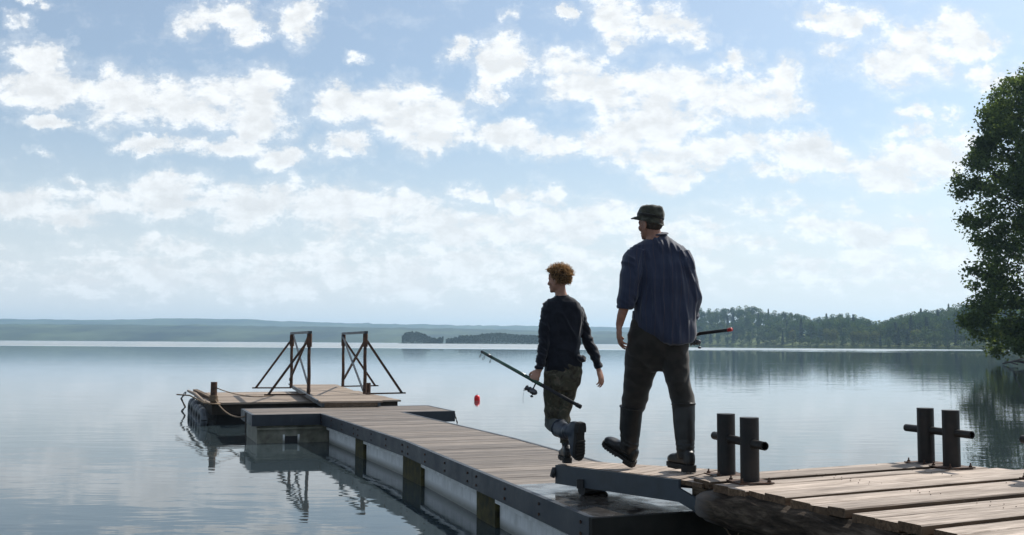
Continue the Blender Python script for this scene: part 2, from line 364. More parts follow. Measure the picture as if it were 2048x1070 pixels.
# ---------------------------------------------------------------- far hills
def hzn(px): return 679.5 + .006 * px
def interp(tab, x):
    if x <= tab[0][0]: return tab[0][1]
    for (a, b), (c, d) in zip(tab, tab[1:]):
        if x <= c: return b + (d - b) * (x - a) / (c - a)
    return tab[-1][1]
m_hill = plain('wooded_hillside', (.024, .036, .022), .95, 0, .5, .0045, .0, .1, col2=(.075, .095, .05))
def ridge(name, label, Y0, Y1, tab, step, amp):
    bm = BM(); rows = 8; xs = [i * step for i in range(int(-.95 * Y1 / step), int(1.2 * Y1 / step))]; prev = None
    for r in range(rows + 1):
        t = r / rows; Yr = Y0 + (Y1 - Y0) * t; cur = []
        for x in xs:
            px = 1024 + F * x / Y1; top = (hzn(px) - interp(tab, px)) * Y1 / F + H
            y = Yr + 160 * noise.noise(Vector((x * .0015, 3, 0))) * (1 - t)
            z = top * (math.sin(t * pi / 2) ** .8) + (amp * noise.noise(Vector((x * .02, Yr * .02, 1))) + amp * .8 * abs(noise.noise(Vector((x * .06, Yr * .05, 5)))) if r else -1)
            if r == rows: z += amp * .7 * noise.noise(Vector((x * .05, 9, 2)))
            cur.append(bm.verts.new((x, y, z)))
        if prev:
            for i in range(len(xs) - 1): bm.faces.new((prev[i], prev[i + 1], cur[i + 1], cur[i]))
        prev = cur
    back = [bm.verts.new((v.co.x, v.co.y + 500, -2)) for v in prev]
    for i in range(len(xs) - 1): bm.faces.new((prev[i], prev[i + 1], back[i + 1], back[i]))
    return tag(done(name, bm, m_hill), label, kind='structure')
ridge('hills', 'low wooded hills across the lake', 2700, 3500, [(-1500, 652), (0, 650), (300, 651), (600, 654), (900, 658), (1100, 662), (1500, 668), (4000, 675)], 16, 5)
ridge('hills', 'blue distant hill ridge behind the wooded shore', 4400, 5400, [(-2000, 640), (0, 639), (220, 641), (380, 637.5), (520, 640), (560, 643), (700, 647), (900, 651), (1080, 653), (1240, 655), (1600, 660), (4000, 668)], 25, 5)

# ---------------------------------------------------------------- foliage
def leaf_mat(name, col, trans, tw=.45):
    m = Mat(name); isl = m.island()
    c = m.mix(isl, tuple(x * .55 for x in col), tuple(x * 1.5 for x in col))
    d = m.n.new('ShaderNodeBsdfDiffuse'); m.l.new(c, d.inputs[0])
    t = m.n.new('ShaderNodeBsdfTranslucent'); m.put(t.inputs[0], m.mix(isl, tuple(x * .6 for x in trans), tuple(x * 1.3 for x in trans)))
    s = m.n.new('ShaderNodeMixShader'); s.inputs[0].default_value = tw; m.l.new(d.outputs[0], s.inputs[1]); m.l.new(t.outputs[0], s.inputs[2])
    m.l.new(s.outputs[0], m.out.inputs[0]); return m.m
m_bark = plain('grey_bark', (.06, .05, .04), .9, 0, .4, 6, .6, .2)
def quads(name, cs, mat, parent=None, loc=None):
    """cs = list of (centre, size, normal-ish): many small leaf faces in one mesh"""
    vs = []; fs = []
    for (c, s) in cs:
        a = Vector((random.gauss(0, 1), random.gauss(0, 1), random.gauss(0, 1))).normalized()
        b = a.cross(Vector((random.gauss(0, 1), random.gauss(0, 1), random.gauss(0, 1)))).normalized()
        i = len(vs); k = random.uniform(.45, .75)
        vs += [c - a * s, c + b * s * k, c + a * s, c - b * s * k]; fs.append((i, i + 1, i + 2, i + 3))
    me = bpy.data.meshes.new(name); me.from_pydata([tuple(v) for v in vs], [], fs)
    return link(name, me, mat, parent, loc=loc)
def far_tree(kind, label, mat, seed):
    random.seed(seed); root = thing('forest_tree', (0, 0, 0), label, 'tree', 'trees of the wood on the right shore')
    cs = []; h = 20
    if kind == 'spruce':
        for k in range(1100):
            t = random.random() ** .8; z = 1.5 + (h - 1.5) * t; r = (1 - t) * 3.4 * (.75 + .35 * sin(z * 3.1)) + .15
            an = random.uniform(0, 2 * pi); q = r * random.random() ** .4
            cs.append((Vector((q * cos(an), q * sin(an), z - q * .25)), random.uniform(.35, .8)))
    else:
        lobes = [(Vector((random.gauss(0, 2.1), random.gauss(0, 2.1), random.uniform(5, 16.5))), random.uniform(1.8, 3.2)) for _ in range(15)]
        lobes += [(Vector((0, 0, 17)), 2.3), (Vector((0, 0, 11)), 4.2), (Vector((1, 0, 4)), 3.0), (Vector((-1.4, 0, 3)), 2.8)]
        for c, r in lobes:
            for k in range(85):
                d = Vector((random.gauss(0, 1), random.gauss(0, 1), random.gauss(0, 1))).normalized() * r * random.random() ** .25
                cs.append((c + d, random.uniform(.3, .75)))
    quads('crown', cs, mat, root)
    bm = BM(); loft(bm, [(0, 0, -1), (.1, 0, 6), (0, .1, h * .85)], [.28, .2, .06], 8); done('trunk', bm, m_bark, root)
    return root
protos = [far_tree('round', 'round-crowned dark green tree in the hazy wood on the right shore', leaf_mat('wood_leaf_dark', (.042, .078, .026), (.05, .09, .02)), 1),
          far_tree('round', 'olive green broadleaf tree in the hazy wood on the right shore', leaf_mat('wood_leaf_olive', (.070, .105, .034), (.08, .12, .02)), 2),
          far_tree('spruce', 'dark pointed spruce in the hazy wood on the right shore', leaf_mat('spruce_needles', (.026, .045, .024), (.02, .04, .01), .2), 3),
          far_tree('round', 'pale yellow-green tree at the foot of the hazy wood', leaf_mat('wood_leaf_pale', (.105, .125, .035), (.12, .14, .03)), 4)]
random.seed(21)
shoreY = [(1300, 1250), (1385, 1100), (1500, 950), (1700, 720), (1950, 590), (2150, 540), (2400, 520)]
crest = [(1340, 640), (1370, 622), (1400, 615), (1440, 617), (1475, 612), (1500, 610), (1525, 618), (1555, 621), (1600, 627), (1627, 638), (1650, 629), (1700, 625),
         (1730, 636), (1758, 646), (1785, 634), (1810, 627), (1848, 618), (1870, 620), (1895, 610), (1950, 604), (2100, 600), (2400, 600)]
def terr(px, off, th=19):
    Y = interp(shoreY, px) + off; X = (px - 1024) / F * Y
    top = (hzn(px) - interp(crest, px)) * Y / F + H
    return X, Y, max(.5, top - th) * min(1, max(0, off) / 150.0) ** .9
used = set()
LK = ('round-crowned dark green tree', 'olive green broadleaf tree', 'dark pointed spruce', 'pale yellow-green tree')
def zone(px):
    for x, t in ((1430, 'beside the man'), (1500, 'above the rod butt'), (1570, 'right of the rod butt'), (1640, 'left of the dip in the skyline'), (1730, 'around the low middle hump'), (1790, 'at the lowest skyline notch'), (1850, 'where the skyline climbs again'), (1905, 'left of the big near tree')):
        if px < x: return t
    return 'behind the big near tree'
def row(off): return 'at the waterline' if off < 20 else 'in the second row' if off < 60 else 'halfway up the wood' if off < 100 else 'in the upper wood' if off < 138 else 'on the crest'
def put_tree(k, px, off, s):
    X, Y, z = terr(px, off, 19 * s if off > 120 else 19)
    p = protos[k]
    if k not in used: used.add(k); o = p
    else:
        o = p.copy(); COL.objects.link(o)
        for ch in list(p.children): c = ch.copy(); COL.objects.link(c); c.parent = o
    o['label'] = LK[k] + ' ' + row(off) + ', ' + zone(px)
    o.location = (X, Y, z - .3); o.rotation_euler = (0, 0, random.uniform(0, 6.28)); w = s * random.uniform(.9, 1.3)
    o.scale = (w, w, s)
for off, stp in ((6, 15), (40, 15), (80, 16), (120, 14), (155, 13)):
    px = 1372 + random.uniform(0, 10)
    while px < 2075:
        s = random.uniform(.72, 1.08) if off < 120 else random.uniform(.86, 1.04)
        if off == 6: s *= random.uniform(.45, .85)
        k = random.choice((0, 0, 1, 1, 2)) if off > 10 else random.choice((0, 1, 3, 1, 2))
        if off == 6 and 1690 < px < 1750: k = 3; s = .62
        put_tree(k, px, off + random.uniform(-8, 8), s); px += stp * random.uniform(.75, 1.35)
m_grass = plain('shore_grass', (.10, .125, .05), .95, 0, .4, .05, .0, .1)
bm = BM(); prev = None
for px in range(1300, 2420, 20):
    row = []
    for off in (-6, 0, 12, 40, 80, 120, 150, 190, 260):
        X, Y, z = terr(px, max(0, off)); row.append(bm.verts.new((X, Y, -.4 if off < 0 else (.45 if off == 0 else z + .3 if off < 200 else z * .7))))
    if prev:
        for i in range(len(row) - 1): bm.faces.new((prev[i], row[i], row[i + 1], prev[i + 1]))
    prev = row
tag(done('far_shore', bm, m_grass), 'low grassy shore under the wood on the right', kind='structure')
# reeds / shore scrub of the right shore
random.seed(5); cs = []
for _ in range(5200):
    px = random.uniform(1360, 2080); X, Y, z = terr(px, random.uniform(0, 8)); cs.append((Vector((X, Y, random.random() ** 1.6 * (1.5 + 2 * max(0, noise.noise(Vector((px * .03, 0, 0))))))), random.uniform(.3, .7)))
tag(quads('shore_reeds', cs, leaf_mat('reed_leaf', (.13, .15, .05), (.12, .14, .04))), 'pale reeds and scrub along the foot of the right wood', 'reeds', kind='stuff')
# wooded islet in the middle distance
cs = []; rnd = random.Random(9)
m_isl = leaf_mat('islet_leaf', (.035, .048, .026), (.03, .04, .015), .3)
def islet(px0, px1, Y, prof, label):
    cs = []
    for _ in range(int((px1 - px0) * 100)):
        px = rnd.uniform(px0, px1); top = interp(prof, px) + 2.5 * noise.noise(Vector((px * .22, 1, 0))) + 2.0 * noise.noise(Vector((px * .6, 4, 0))); YY = Y + rnd.uniform(-22, 22)
        z = (hzn(px) - top) * Y / F + H; cs.append((Vector(((px - 1024) / F * YY, YY, z * rnd.random() ** .7)), rnd.uniform(.4, .9)))
    o = quads('wooded_islet', cs, m_isl); return tag(o, label, 'islet', kind='stuff')
islet(805, 888, 1350, [(805, 672), (815, 664), (835, 664), (850, 668), (862, 675), (875, 677), (888, 673)], 'small dark islet with a tree clump, left one in the middle distance')
islet(893, 1180, 1380, [(893, 679), (912, 675), (925, 671), (950, 671), (975, 667), (1000, 666), (1040, 670), (1080, 671), (1180, 674)], 'long dark wooded spit in the middle distance, behind the boy')
bm = BM(); prism(bm, [((x - 1024) / F * y, y) for x, y in ((798, 1330), (895, 1330), (1190, 1330), (1190, 1430), (798, 1430))], -.5, .35)
tag(done('islet_ground', bm, m_grass), 'low ground of the wooded islet', kind='structure')

# near tree on the right
random.seed(33)
TY = 88.0
troot = thing('lakeside_tree', dp(2300, 722, TY), 'tall leafy green tree overhanging the water at the right edge', 'tree')
tb = troot.location.copy()
outline = [(60, 2210), (90, 2140), (115, 2085), (140, 2045), (165, 2012), (195, 1985), (220, 1970), (250, 1960), (300, 1950), (345, 1940), (400, 1944), (450, 1956), (490, 1962), (530, 1952), (570, 1944), (610, 1950), (650, 1956), (690, 1975), (708, 2005), (714, 2040)]
cx = 2283
leaves = []; limbs = []; 
for _ in range(1700):
    py = random.uniform(45, 706); x0 = interp(outline, py); Rm = (cx - x0) / F * TY
    zc = dp(cx, py, TY).z; an = random.uniform(0, 2 * pi)
    rr = Rm * (1 - .55 * random.random() ** 1.6) - .5
    rr *= 1 + .10 * noise.noise(Vector((an * 1.6, zc * .28, 2)))
    c = Vector((tb.x + rr * cos(an), tb.y + rr * sin(an), zc))
    if noise.noise(c * .21 + Vector((4, 1, 8))) < -.44: continue
    rad = random.uniform(.55, 1.25); nl = int(150 * rad)
    for k in range(nl):
        d = Vector((random.gauss(0, 1), random.gauss(0, 1), random.gauss(0, .8))) * rad * .5
        q = c + d; 
        if q.z < .25: q.z = .25 + random.random() * .4
        leaves.append((q - tb, random.uniform(.11, .23)))
    limbs.append(c)
def crown_lean(z): return Vector((0, 0, 0))
m_tleaf = leaf_mat('lakeside_leaf', (.058, .085, .032), (.15, .21, .05), .42)
quads('crown', leaves, m_tleaf, troot)
bm = BM()
trunk = [(0, 0, -1.2), (.1, .1, 4), (-.4, .2, 9), (-.2, 0, 14), (.2, .1, 20), (.1, 0, 25)]
loft(bm, trunk, [.55, .45, .36, .27, .16, .05], 12)
done('trunk', bm, m_bark, troot, smooth=True)
bm = BM()
for c in limbs[::3]:
    q = c - tb; r = (q.x ** 2 + q.y ** 2) ** .5; z0 = max(1.5, q.z - r * .75)
    a = Vector((0, 0, z0)); mid = a.lerp(q, .5) + Vector((0, 0, r * .08)); loft(bm, [a, mid, q], [.10, .055, .02], 5)
done('limbs', bm, m_bark, troot)
m_bank = plain('grassy_bank', (.07, .085, .035), .95, 0, .4, .6, .3, .1, .05)
bm = BM(); prev = None
for i in range(26):
    Yb = 62 + i * 2.2; row = []
    edgeX = .518 * Yb + 2.2 + 1.5 * noise.noise(Vector((Yb * .13, 0, 0)))
    for off in (-1.5, 0, .8, 3, 8, 20, 60, 140): row.append(bm.verts.new((edgeX + off, Yb, -.5 if off < 0 else [0, .02, .22, .5, .9, 1.3, 2, 3][(0, 0, .8, 3, 8, 20, 60, 140).index(off) if off else 1])))
    if prev:
        for j in range(len(row) - 1): bm.faces.new((prev[j], prev[j + 1], row[j + 1], row[j]))
    prev = row
tag(done('bank', bm, m_bank), 'grassy bank under the tree', kind='structure')
bm = BM(); a = at(2006, 727, .1)
loft(bm, [a, at(2030, 722, .45), at(2060, 726, .3)], [.05, .09, .12], 8, jit=.15)
loft(bm, [at(2025, 723, .4), at(2042, 718, .9), at(2050, 716, 1.1)], [.05, .04, .02], 6)
loft(bm, [at(2010, 722, .3), at(2035, 729, .15)], [.03, .06], 6)
tag(done('driftwood_branch', bm, m_bark, None, at(2035, 726, 0)), 'dark fallen branch lying in the water under the tree', 'branch')

# ---------------------------------------------------------------- floating walkway
U = Vector((.3615, -.9324, 0)); NN = Vector((.9324, .3615, 0))
J0 = at(509, 830, WK); TL = 3.36; TD = 1.57; j1 = J0 + NN * 1.11; WW = 1.33
K1 = at(818, 883, WK); E1 = at(1190, 1035, WK)
def boards(bm, p0, p1, wv_, z, bw, gap, th, jit=.0):
    """boards laid across p0->p1, each spanning wv_"""
    d = (p1 - p0); n = int(d.length / (bw + gap)); st = d / n; t = d.normalized()
    for i in range(n):
        a = p0 + st * i + t * gap / 2; b = p0 + st * (i + 1) - t * gap / 2; e = random.uniform(-jit, jit)
        dz = random.uniform(-.0015, .0015); j = wv_.normalized() * e
        q = [a + j, b + j, b + wv_ + j, a + wv_ + j]
        prism(bm, [(v.x, v.y) for v in q], z - th + dz, z + dz)
def float_box(root, org, p0, p1, wv_, zt, lip=True):
    """plastic float: body, top lip, lower tier"""
    t = (p1 - p0).normalized(); w = wv_.normalized(); bm = BM()
    q = [p0, p1, p1 + wv_, p0 + wv_]
    prism(bm, [(v.x, v.y) for v in q], -.35, zt - .075)
    q = [p0 - t * .012 - w * .045, p1 + t * .012 - w * .045, p1 + wv_ + t * .012 + w * .045, p0 + wv_ - t * .012 + w * .045]
    prism(bm, [(v.x, v.y) for v in q], zt - .085, zt - .050)
    q = [p0 + w * .006, p1 + w * .006, p1 + wv_ - w * .006, p0 + wv_ - w * .006]
    prism(bm, [(v.x, v.y) for v in q], zt - .048, zt - .003)
    return done('float', bm, m_float, root, org)
wr = thing('floating_walkway', E1 * 1.0 - Vector((0, 0, E1.z)), 'long grey plank walkway on white floats leading out over the lake', 'walkway'); wo_ = wr.location.copy()
bm = BM(); random.seed(3)
Pe = E1.lerp(K1, .30)      # where boards end and the steel plate begins
boards(bm, j1, K1, NN * WW, WK, .135, .007, .026); boards(bm, K1 + (E1 - K1).normalized() * .004, Pe, NN * WW, WK, .135, .007, .026)
done('deck_boards', bm, m_walk, wr, wo_)
bm = BM(); tdir = (E1 - Pe).normalized()
prism(bm, [(v.x, v.y) for v in (Pe + tdir * .006, E1, E1 + NN * WW, Pe + tdir * .006 + NN * WW)], WK - .012, WK + .002)
done('cover_plate', bm, m_wet, wr, wo_)
FH = .178
m_endshade = plain('end_board_shade', (.018, .017, .014), .8, 0, .4, 6, .4, .3)  # near-black colour stands in for the dock's shade on the end face
def fascia(bm, a, b, out, th=.045, z0=WK - FH, z1=WK + .004):
    """upright board along a->b, standing outside by th"""
    prism(bm, [(v.x, v.y) for v in (a, b, b - out * th, a - out * th)], z0, z1)
for (a, b) in ((j1, K1), (K1, E1)):
    t = (b - a).normalized()
    for k_ in range(2):
        a_ = a.lerp(b, k_ / 2) + t * .004; b_ = a.lerp(b, (k_ + 1) / 2) - t * .004
        bm = BM(); fascia(bm, a_, b_, NN); done('fascia', bm, m_fascia, wr, wo_, bevel=.004)
        bm = BM()
        for e_ in (.05, .35, .65, .95):
            for z_ in (-.05, -.13):
                c_ = a_.lerp(b_, e_) - NN * .045; c_.z = WK + z_; loft(bm, [c_, c_ - NN * .010], .012, 6)
        done('fascia_bolts', bm, m_rust, wr, wo_)
    bm = BM(); aa = a + NN * (WW + .047); bb = b + NN * (WW + .047); fascia(bm, aa + t * .004, bb - t * .004, NN); done('fascia', bm, m_fascia, wr, wo_, bevel=.004)
bm = BM(); fascia(bm, E1 + U * .05 - NN * .045, E1 + U * .05 + NN * (WW + .045), U * 1.0, .046); done('end_board', bm, m_endshade, wr, wo_)
def onL(px):       # point of the left walkway edge under a photo column
    best = None
    for i in range(801):
        t = i / 800; p = j1.lerp(K1, t * 2) if t < .5 else K1.lerp(E1, t * 2 - 1)
        x = 1024 + F * p.x / p.y
        if best is None or abs(x - px) < best[0]: best = (abs(x - px), p)
    return best[1].copy()
# dark timber stringer under the boards, floats between mossy blocks
bm = BM()
for (a, b) in ((j1, K1), (K1, E1)):
    t = (b - a).normalized()
    prism(bm, [(v.x, v.y) for v in (a + NN * .02 + t * .01, b + NN * .02 - t * .01, b + NN * (WW - .02) - t * .01, a + NN * (WW - .02) + t * .01)], WK - FH + .02, WK - .032)
done('stringer_frame', bm, m_algae, wr, wo_)
blocks = [(712, 728), (806, 842), (951, 988), (1180, 1230)]
prevp = onL(655) + U * .03
ZB = WK - FH + .018
for (a, b) in blocks:
    p = onL(a); q = onL(b)
    if a > 1100: p = E1 - U * .35; q = E1 - U * .02
    float_box(wr, wo_, prevp + NN * .07, p - U * .015 + NN * .07, NN * (WW - .14), ZB)
    bm = BM(); prism(bm, [(v.x, v.y) for v in (p + NN * .03, q + NN * .03, q + NN * (WW - .03), p + NN * (WW - .03))], -.4, ZB - .002)
    done('mossy_block', bm, m_algae, wr, wo_, bevel=.01)
    prevp = q + U * .015

# T-shaped head of the walkway
tr = thing('pontoon_head', (J0 + NN * TL / 2 - Vector((0, 0, WK))), 'low grey cross pontoon at the far end of the walkway', 'pontoon'); to_ = tr.location.copy()
V = -U
bm = BM(); boards(bm, J0 + V * .004, J0 + V * TD, NN * TL, WK, .135, .007, .026); done('deck_boards', bm, m_walk, tr, to_)
bm = BM(); fascia(bm, J0, J0 + NN * 1.06, V, .045); done('fascia', bm, m_fascia, tr, to_, bevel=.004)
bm = BM(); fascia(bm, J0 + NN * (1.11 + WW + .05), J0 + NN * TL, V, .045); done('fascia', bm, m_fascia, tr, to_, bevel=.004)
bm = BM(); fascia(bm, J0 - U * -.045 - U * 0, J0 + V * TD, NN, .045); done('fascia', bm, m_fascia, tr, to_, bevel=.004)
bm = BM(); fascia(bm, J0 + NN * (TL + .047) + U * .045, J0 + NN * (TL + .047) + V * TD, NN, .045); done('fascia', bm, m_fascia, tr, to_, bevel=.004)
bm = BM(); fascia(bm, J0 + V * (TD + .047), J0 + NN * TL + V * (TD + .047), V, .045); done('fascia', bm, m_fascia, tr, to_, bevel=.004)
bm = BM(); q = [J0 + NN * .03 + V * .03, J0 + NN * (TL - .03) + V * .03, J0 + NN * (TL - .03) + V * (TD - .03), J0 + NN * .03 + V * (TD - .03)]
prism(bm, [(v.x, v.y) for v in q], WK - FH + .02, WK - .032); done('stringer_frame', bm, m_algae, tr, to_)
m_float2 = plain('olive_shaded_float', (.13, .125, .085), .55, 0, .35, 4, .3, .4, col2=(.24, .235, .185))  # olive-dark all over, painting in front-side shade and the dark water's reflection
fb_ = float_box(tr, to_, J0 + NN * .05 + V * .02, J0 + NN * 1.22 + V * .02, V * (TD - .1), ZB); fb_.data.materials[0] = m_float2
# dark square drain opening framed in the front of that float
bm = BM(); c = J0 + NN * .60 + V * .012; c.z = .0
prism(bm, [(v.x, v.y) for v in (c - NN * .10, c + NN * .10, c + NN * .10 + V * .03, c - NN * .10 + V * .03)], -.05, .11); done('float_opening', bm, m_rubber, tr, to_)
bm = BM()
for s in (-.12, .12): prism(bm, [(v.x, v.y) for v in (c + NN * (s - .015) - V * .002, c + NN * (s + .015) - V * .002, c + NN * (s + .015) + V * .03, c + NN * (s - .015) + V * .03)], -.1, .135)
done('opening_rim', bm, m_float, tr, to_)
bm = BM()
q = [J0 + NN * (2.5) + V * .06, J0 + NN * (TL - .25) + V * .06, J0 + NN * (TL - .25) + V * (TD - .08), J0 + NN * 2.5 + V * (TD - .08)]
prism(bm, [(v.x, v.y) for v in q], .18, ZB - .004); done('cross_beam', bm, m_algae, tr, to_)

def chain(name, pts, r, label, cat, mat=m_chain, link_=.03, group=None):
    bm = BM(); pts = [Vector(p) for p in pts]; dist = 0; i = 0
    seg = []
    for a, b in zip(pts, pts[1:]):
        n = max(1, int((b - a).length / link_))
        for k in range(n): seg.append((a.lerp(b, k / n), a.lerp(b, (k + 1) / n)))
    for k, (a, b) in enumerate(seg):
        t = (b - a).normalized(); s = t.cross(Vector((0, 0, 1)) if k % 2 else Vector((.7, .7, .1))); 
        if s.length < .01: s = t.cross(Vector((1, 0, 0)))
        s.normalize(); mm_ = (a + b) / 2; l = (b - a).length * .68; w = l * .45
        ring = [mm_ + t * (l * cos(x)) + s * (w * sin(x)) for x in [2 * pi * j / 8 for j in range(9)]]
        loft(bm, ring, r, 5, caps=False)
    o = done(name, bm, mat, None, pts[0]); return tag(o, label, cat, group)
def sag(a, b, d, n=14):
    a = Vector(a); b = Vector(b); return [a.lerp(b, i / n) - Vector((0, 0, d * 4 * (i / n) * (1 - i / n))) for i in range(n + 1)]
def rope(name, pts, r, label, cat='rope'):
    bm = BM(); loft(bm, pts, r, 7); return tag(done(name, bm, m_rope, None, Vector(pts[0]), smooth=True), label, cat)
cc = J0 + V * .75 - NN * .055; chain('mooring_chain', [(cc.x, cc.y, WK - .02), (cc.x, cc.y, .2), (cc.x + .02, cc.y, -.05)], .007, 'dark chain hanging down the left end of the pontoon head', 'chain')
cc = J0 + NN * (TL + .10) + V * .15; chain('mooring_chain', [(cc.x, cc.y, WK - .05), (cc.x + .05, cc.y, .25), (cc.x + .02, cc.y, .0), (cc.x - .1, cc.y, -.08)], .007, 'dark chain hanging off the right end of the pontoon head', 'chain')

# ---------------------------------------------------------------- old raft
RZ = .44
RF = at(418, 806, RZ); RW = 3.9; RD = 4.25
rr_ = thing('old_raft', RF + NN * RW / 2 - Vector((0, 0, RZ)), 'old tan plank raft with black tyre-hung sides moored behind the pontoon', 'raft'); ro = rr_.location.copy()
bm = BM(); random.seed(11); boards(bm, RF, RF + V * RD, NN * RW, RZ, .16, .012, .035, .02); done('deck_boards', bm, m_raft, rr_, ro)
bm = BM(); q = [RF + NN * .06 + V * .06, RF + NN * (RW - .06) + V * .06, RF + NN * (RW - .06) + V * (RD - .06), RF + NN * .06 + V * (RD - .06)]
prism(bm, [(v.x, v.y) for v in q], .20, RZ - .04); done('side_beam', bm, plain('dark_wet_timber', (.03, .022, .016), .7, 0, .4, 5, .5, .3), rr_, ro)
m_hull = plain('black_hull', (.012, .012, .012), .7, 0, .4, 4, .4, .3)
bm = BM(); q = [RF + NN * .16 + V * .16, RF + NN * (RW - .16) + V * .16, RF + NN * (RW - .16) + V * (RD - .16), RF + NN * .16 + V * (RD - .16)]
prism(bm, [(v.x, v.y) for v in q], -.3, .198); done('hull', bm, m_hull, rr_, ro)
bm = BM(); a = RF - NN * .10 + U * .02; b = RF - NN * .12 + V * (RD + .5)
loft(bm, [(a.x, a.y, RZ + .02), ((a.x + b.x) / 2, (a.y + b.y) / 2, RZ + .06), (b.x, b.y, RZ + .02)], [.035, .04, .03], 8); done('side_rail', bm, m_raft, rr_, ro, smooth=True)
bm = BM(); a = RF + NN * .16 + V * .5; b = RF + NN * .02 + V * (RD + .1)
bar(bm, (a.x, a.y, RZ + .035), (b.x, b.y, RZ + .045), .10, .06); done('edge_beam', bm, m_dockend, rr_, ro)
m_tyre = plain('sun_bleached_tyre', (.018, .019, .021), .5, 0, .3, 7, .5, .5, col2=(.10, .115, .13))
def torus(bm, c, axis, R0, r0, n=24, m=10):
    axis = Vector(axis).normalized(); s = axis.cross(Vector((0, 0, 1))).normalized(); t = s.cross(axis)
    loft(bm, [Vector(c) + s * (R0 * cos(2 * pi * i / n)) + t * (R0 * sin(2 * pi * i / n)) for i in range(n + 1)], [(r0, r0 * .85)] * (n + 1), m, hint=axis, caps=False)
for i, (dv, rz) in enumerate(((.22, .24), (.95, .25), (1.7, .22), (2.5, .26), (3.4, .25))):
    bm = BM(); c = RF + V * dv - NN * .10; torus(bm, (c.x, c.y, .10), NN + V * .1, rz - .075, .085)
    cc = Vector((c.x, c.y, 0))
    loft(bm, [Vector((c.x, c.y, .33)), Vector((c.x + .09, c.y + .03, RZ))], .012, 6)
    tag(done('tyre_fender', bm, m_tyre, None, Vector((c.x, c.y, 0)), smooth=True), ['bleached tyre fender at the raft corner, nearest the rusty post', 'second tyre fender from the rusty post on the raft side', 'third tyre fender from the rusty post on the raft side', 'fourth tyre fender from the rusty post on the raft side', 'tyre fender farthest from the rusty post on the raft side'][i], 'tyre', 'tyre fenders along the raft')
# rusty mooring post on the raft corner
pp = at(425, 808, RZ) + V * .14 + NN * .03
pr = thing('mooring_post', Vector((pp.x, pp.y, RZ)), 'short rusty post with rope standing on the near left raft corner', 'post')
bm = BM(); loft(bm, [(pp.x, pp.y, RZ), (pp.x, pp.y, RZ + .42)], [.065, .062], 16); done('post', bm, m_rust, pr, pr.location, smooth=False)
bm = BM(); prism(bm, [(pp.x - .12, pp.y - .12), (pp.x + .12, pp.y - .12), (pp.x + .12, pp.y + .12), (pp.x - .12, pp.y + .12)], RZ, RZ + .015); done('base_plate', bm, m_rust, pr, pr.location)
bm = BM()
for k in range(5): torus(bm, (pp.x, pp.y, RZ + .05 + k * .024), (0.05, 0.03, 1), .075 + .01 * (k < 2), .013, 18, 6)
tag(done('rope_coil', bm, m_rope, None, Vector((pp.x, pp.y, RZ)), smooth=True), 'brown rope wound round the foot of the rusty post', 'rope')
rope('mooring_rope', sag((pp.x + .06, pp.y, RZ + .30), dp(560, 788, 21.0), .10), .010, 'slack pale rope running from the rusty post over the raft deck')
rope('mooring_rope', sag((pp.x + .06, pp.y - .06, RZ + .06), J0 + V * .9 - NN * .04 + Vector((0, 0, -.08)), .12), .014, 'pale rope drooping from the rusty post to the pontoon head')
rope('mooring_rope', [at(354, 789, RZ + .03), at(380, 791, RZ + .06), at(408, 806, RZ + .05), at(428, 808, RZ + .04), at(440, 808, RZ + .03)], .016, 'pale rope lying along the left edge of the raft')
cc = RF + V * 4.3 - NN * .2; chain('mooring_chain', [(cc.x, cc.y, RZ), (cc.x - .1, cc.y, .3), (cc.x, cc.y, .1), (cc.x - .12, cc.y, -.05)], .012, 'dark chain tangle hanging at the far left raft corner', 'chain', link_=.06)
p2 = at(737, 789, RZ); bm = BM(); loft(bm, [(p2.x, p2.y, RZ - .1), (p2.x, p2.y, RZ + .27)], .05, 14)
tag(done('mooring_post', bm, m_rust, None, Vector((p2.x, p2.y, RZ))), 'short dark stub post beside the right braced frame', 'post')

# plank ramp lying over raft and pontoon head
GZ = .58
g = [at(642, 803, GZ), at(763, 801.5, GZ), at(669, 768.6, GZ), at(583, 769, GZ)]
gr = thing('plank_ramp', Vector((g[0].x, g[0].y, WK)), 'tan plank ramp with dark beams bridging raft and pontoon head', 'ramp'); go = gr.location.copy()
bm = BM(); n = 44; random.seed(8)
for i in range(n):
    a = g[0].lerp(g[3], (i + .04) / n); b = g[0].lerp(g[3], (i + .96) / n); c = g[1].lerp(g[2], (i + .96) / n); d = g[1].lerp(g[2], (i + .04) / n)
    e = random.uniform(0, .03); dd = (d - a).normalized(); prism(bm, [(v.x, v.y) for v in (a - dd * e, b - dd * e, c + dd * (.02 + e), d + dd * (.02 + e))], GZ - .03, GZ)
done('deck_boards', bm, m_raft, gr, go)
for s, (a, b) in enumerate(((g[0], g[3]), (g[1], g[2]))):
    bm = BM(); k = NN * (.04 if s == 0 else -.04); z = GZ - .068
    bar(bm, Vector((a.x, a.y, z)) + k, Vector((b.x, b.y, z)) + k, .05, .07); done('side_beam', bm, m_beam, gr, go)
bm = BM(); bar(bm, Vector((g[0].x, g[0].y, GZ - .07)) + NN * .07 - U * .04, Vector((g[1].x, g[1].y, GZ - .07)) - NN * .07 - U * .04, .05, .075); done('end_beam', bm, m_dockend, gr, go)
bm = BM(); a = g[0] - NN * .06
bar(bm, Vector((a.x, a.y, GZ + .01)), Vector((g[3].x - .06, g[3].y, GZ + .012)), .035, .03); done('edge_strip', bm, m_beam, gr, go)

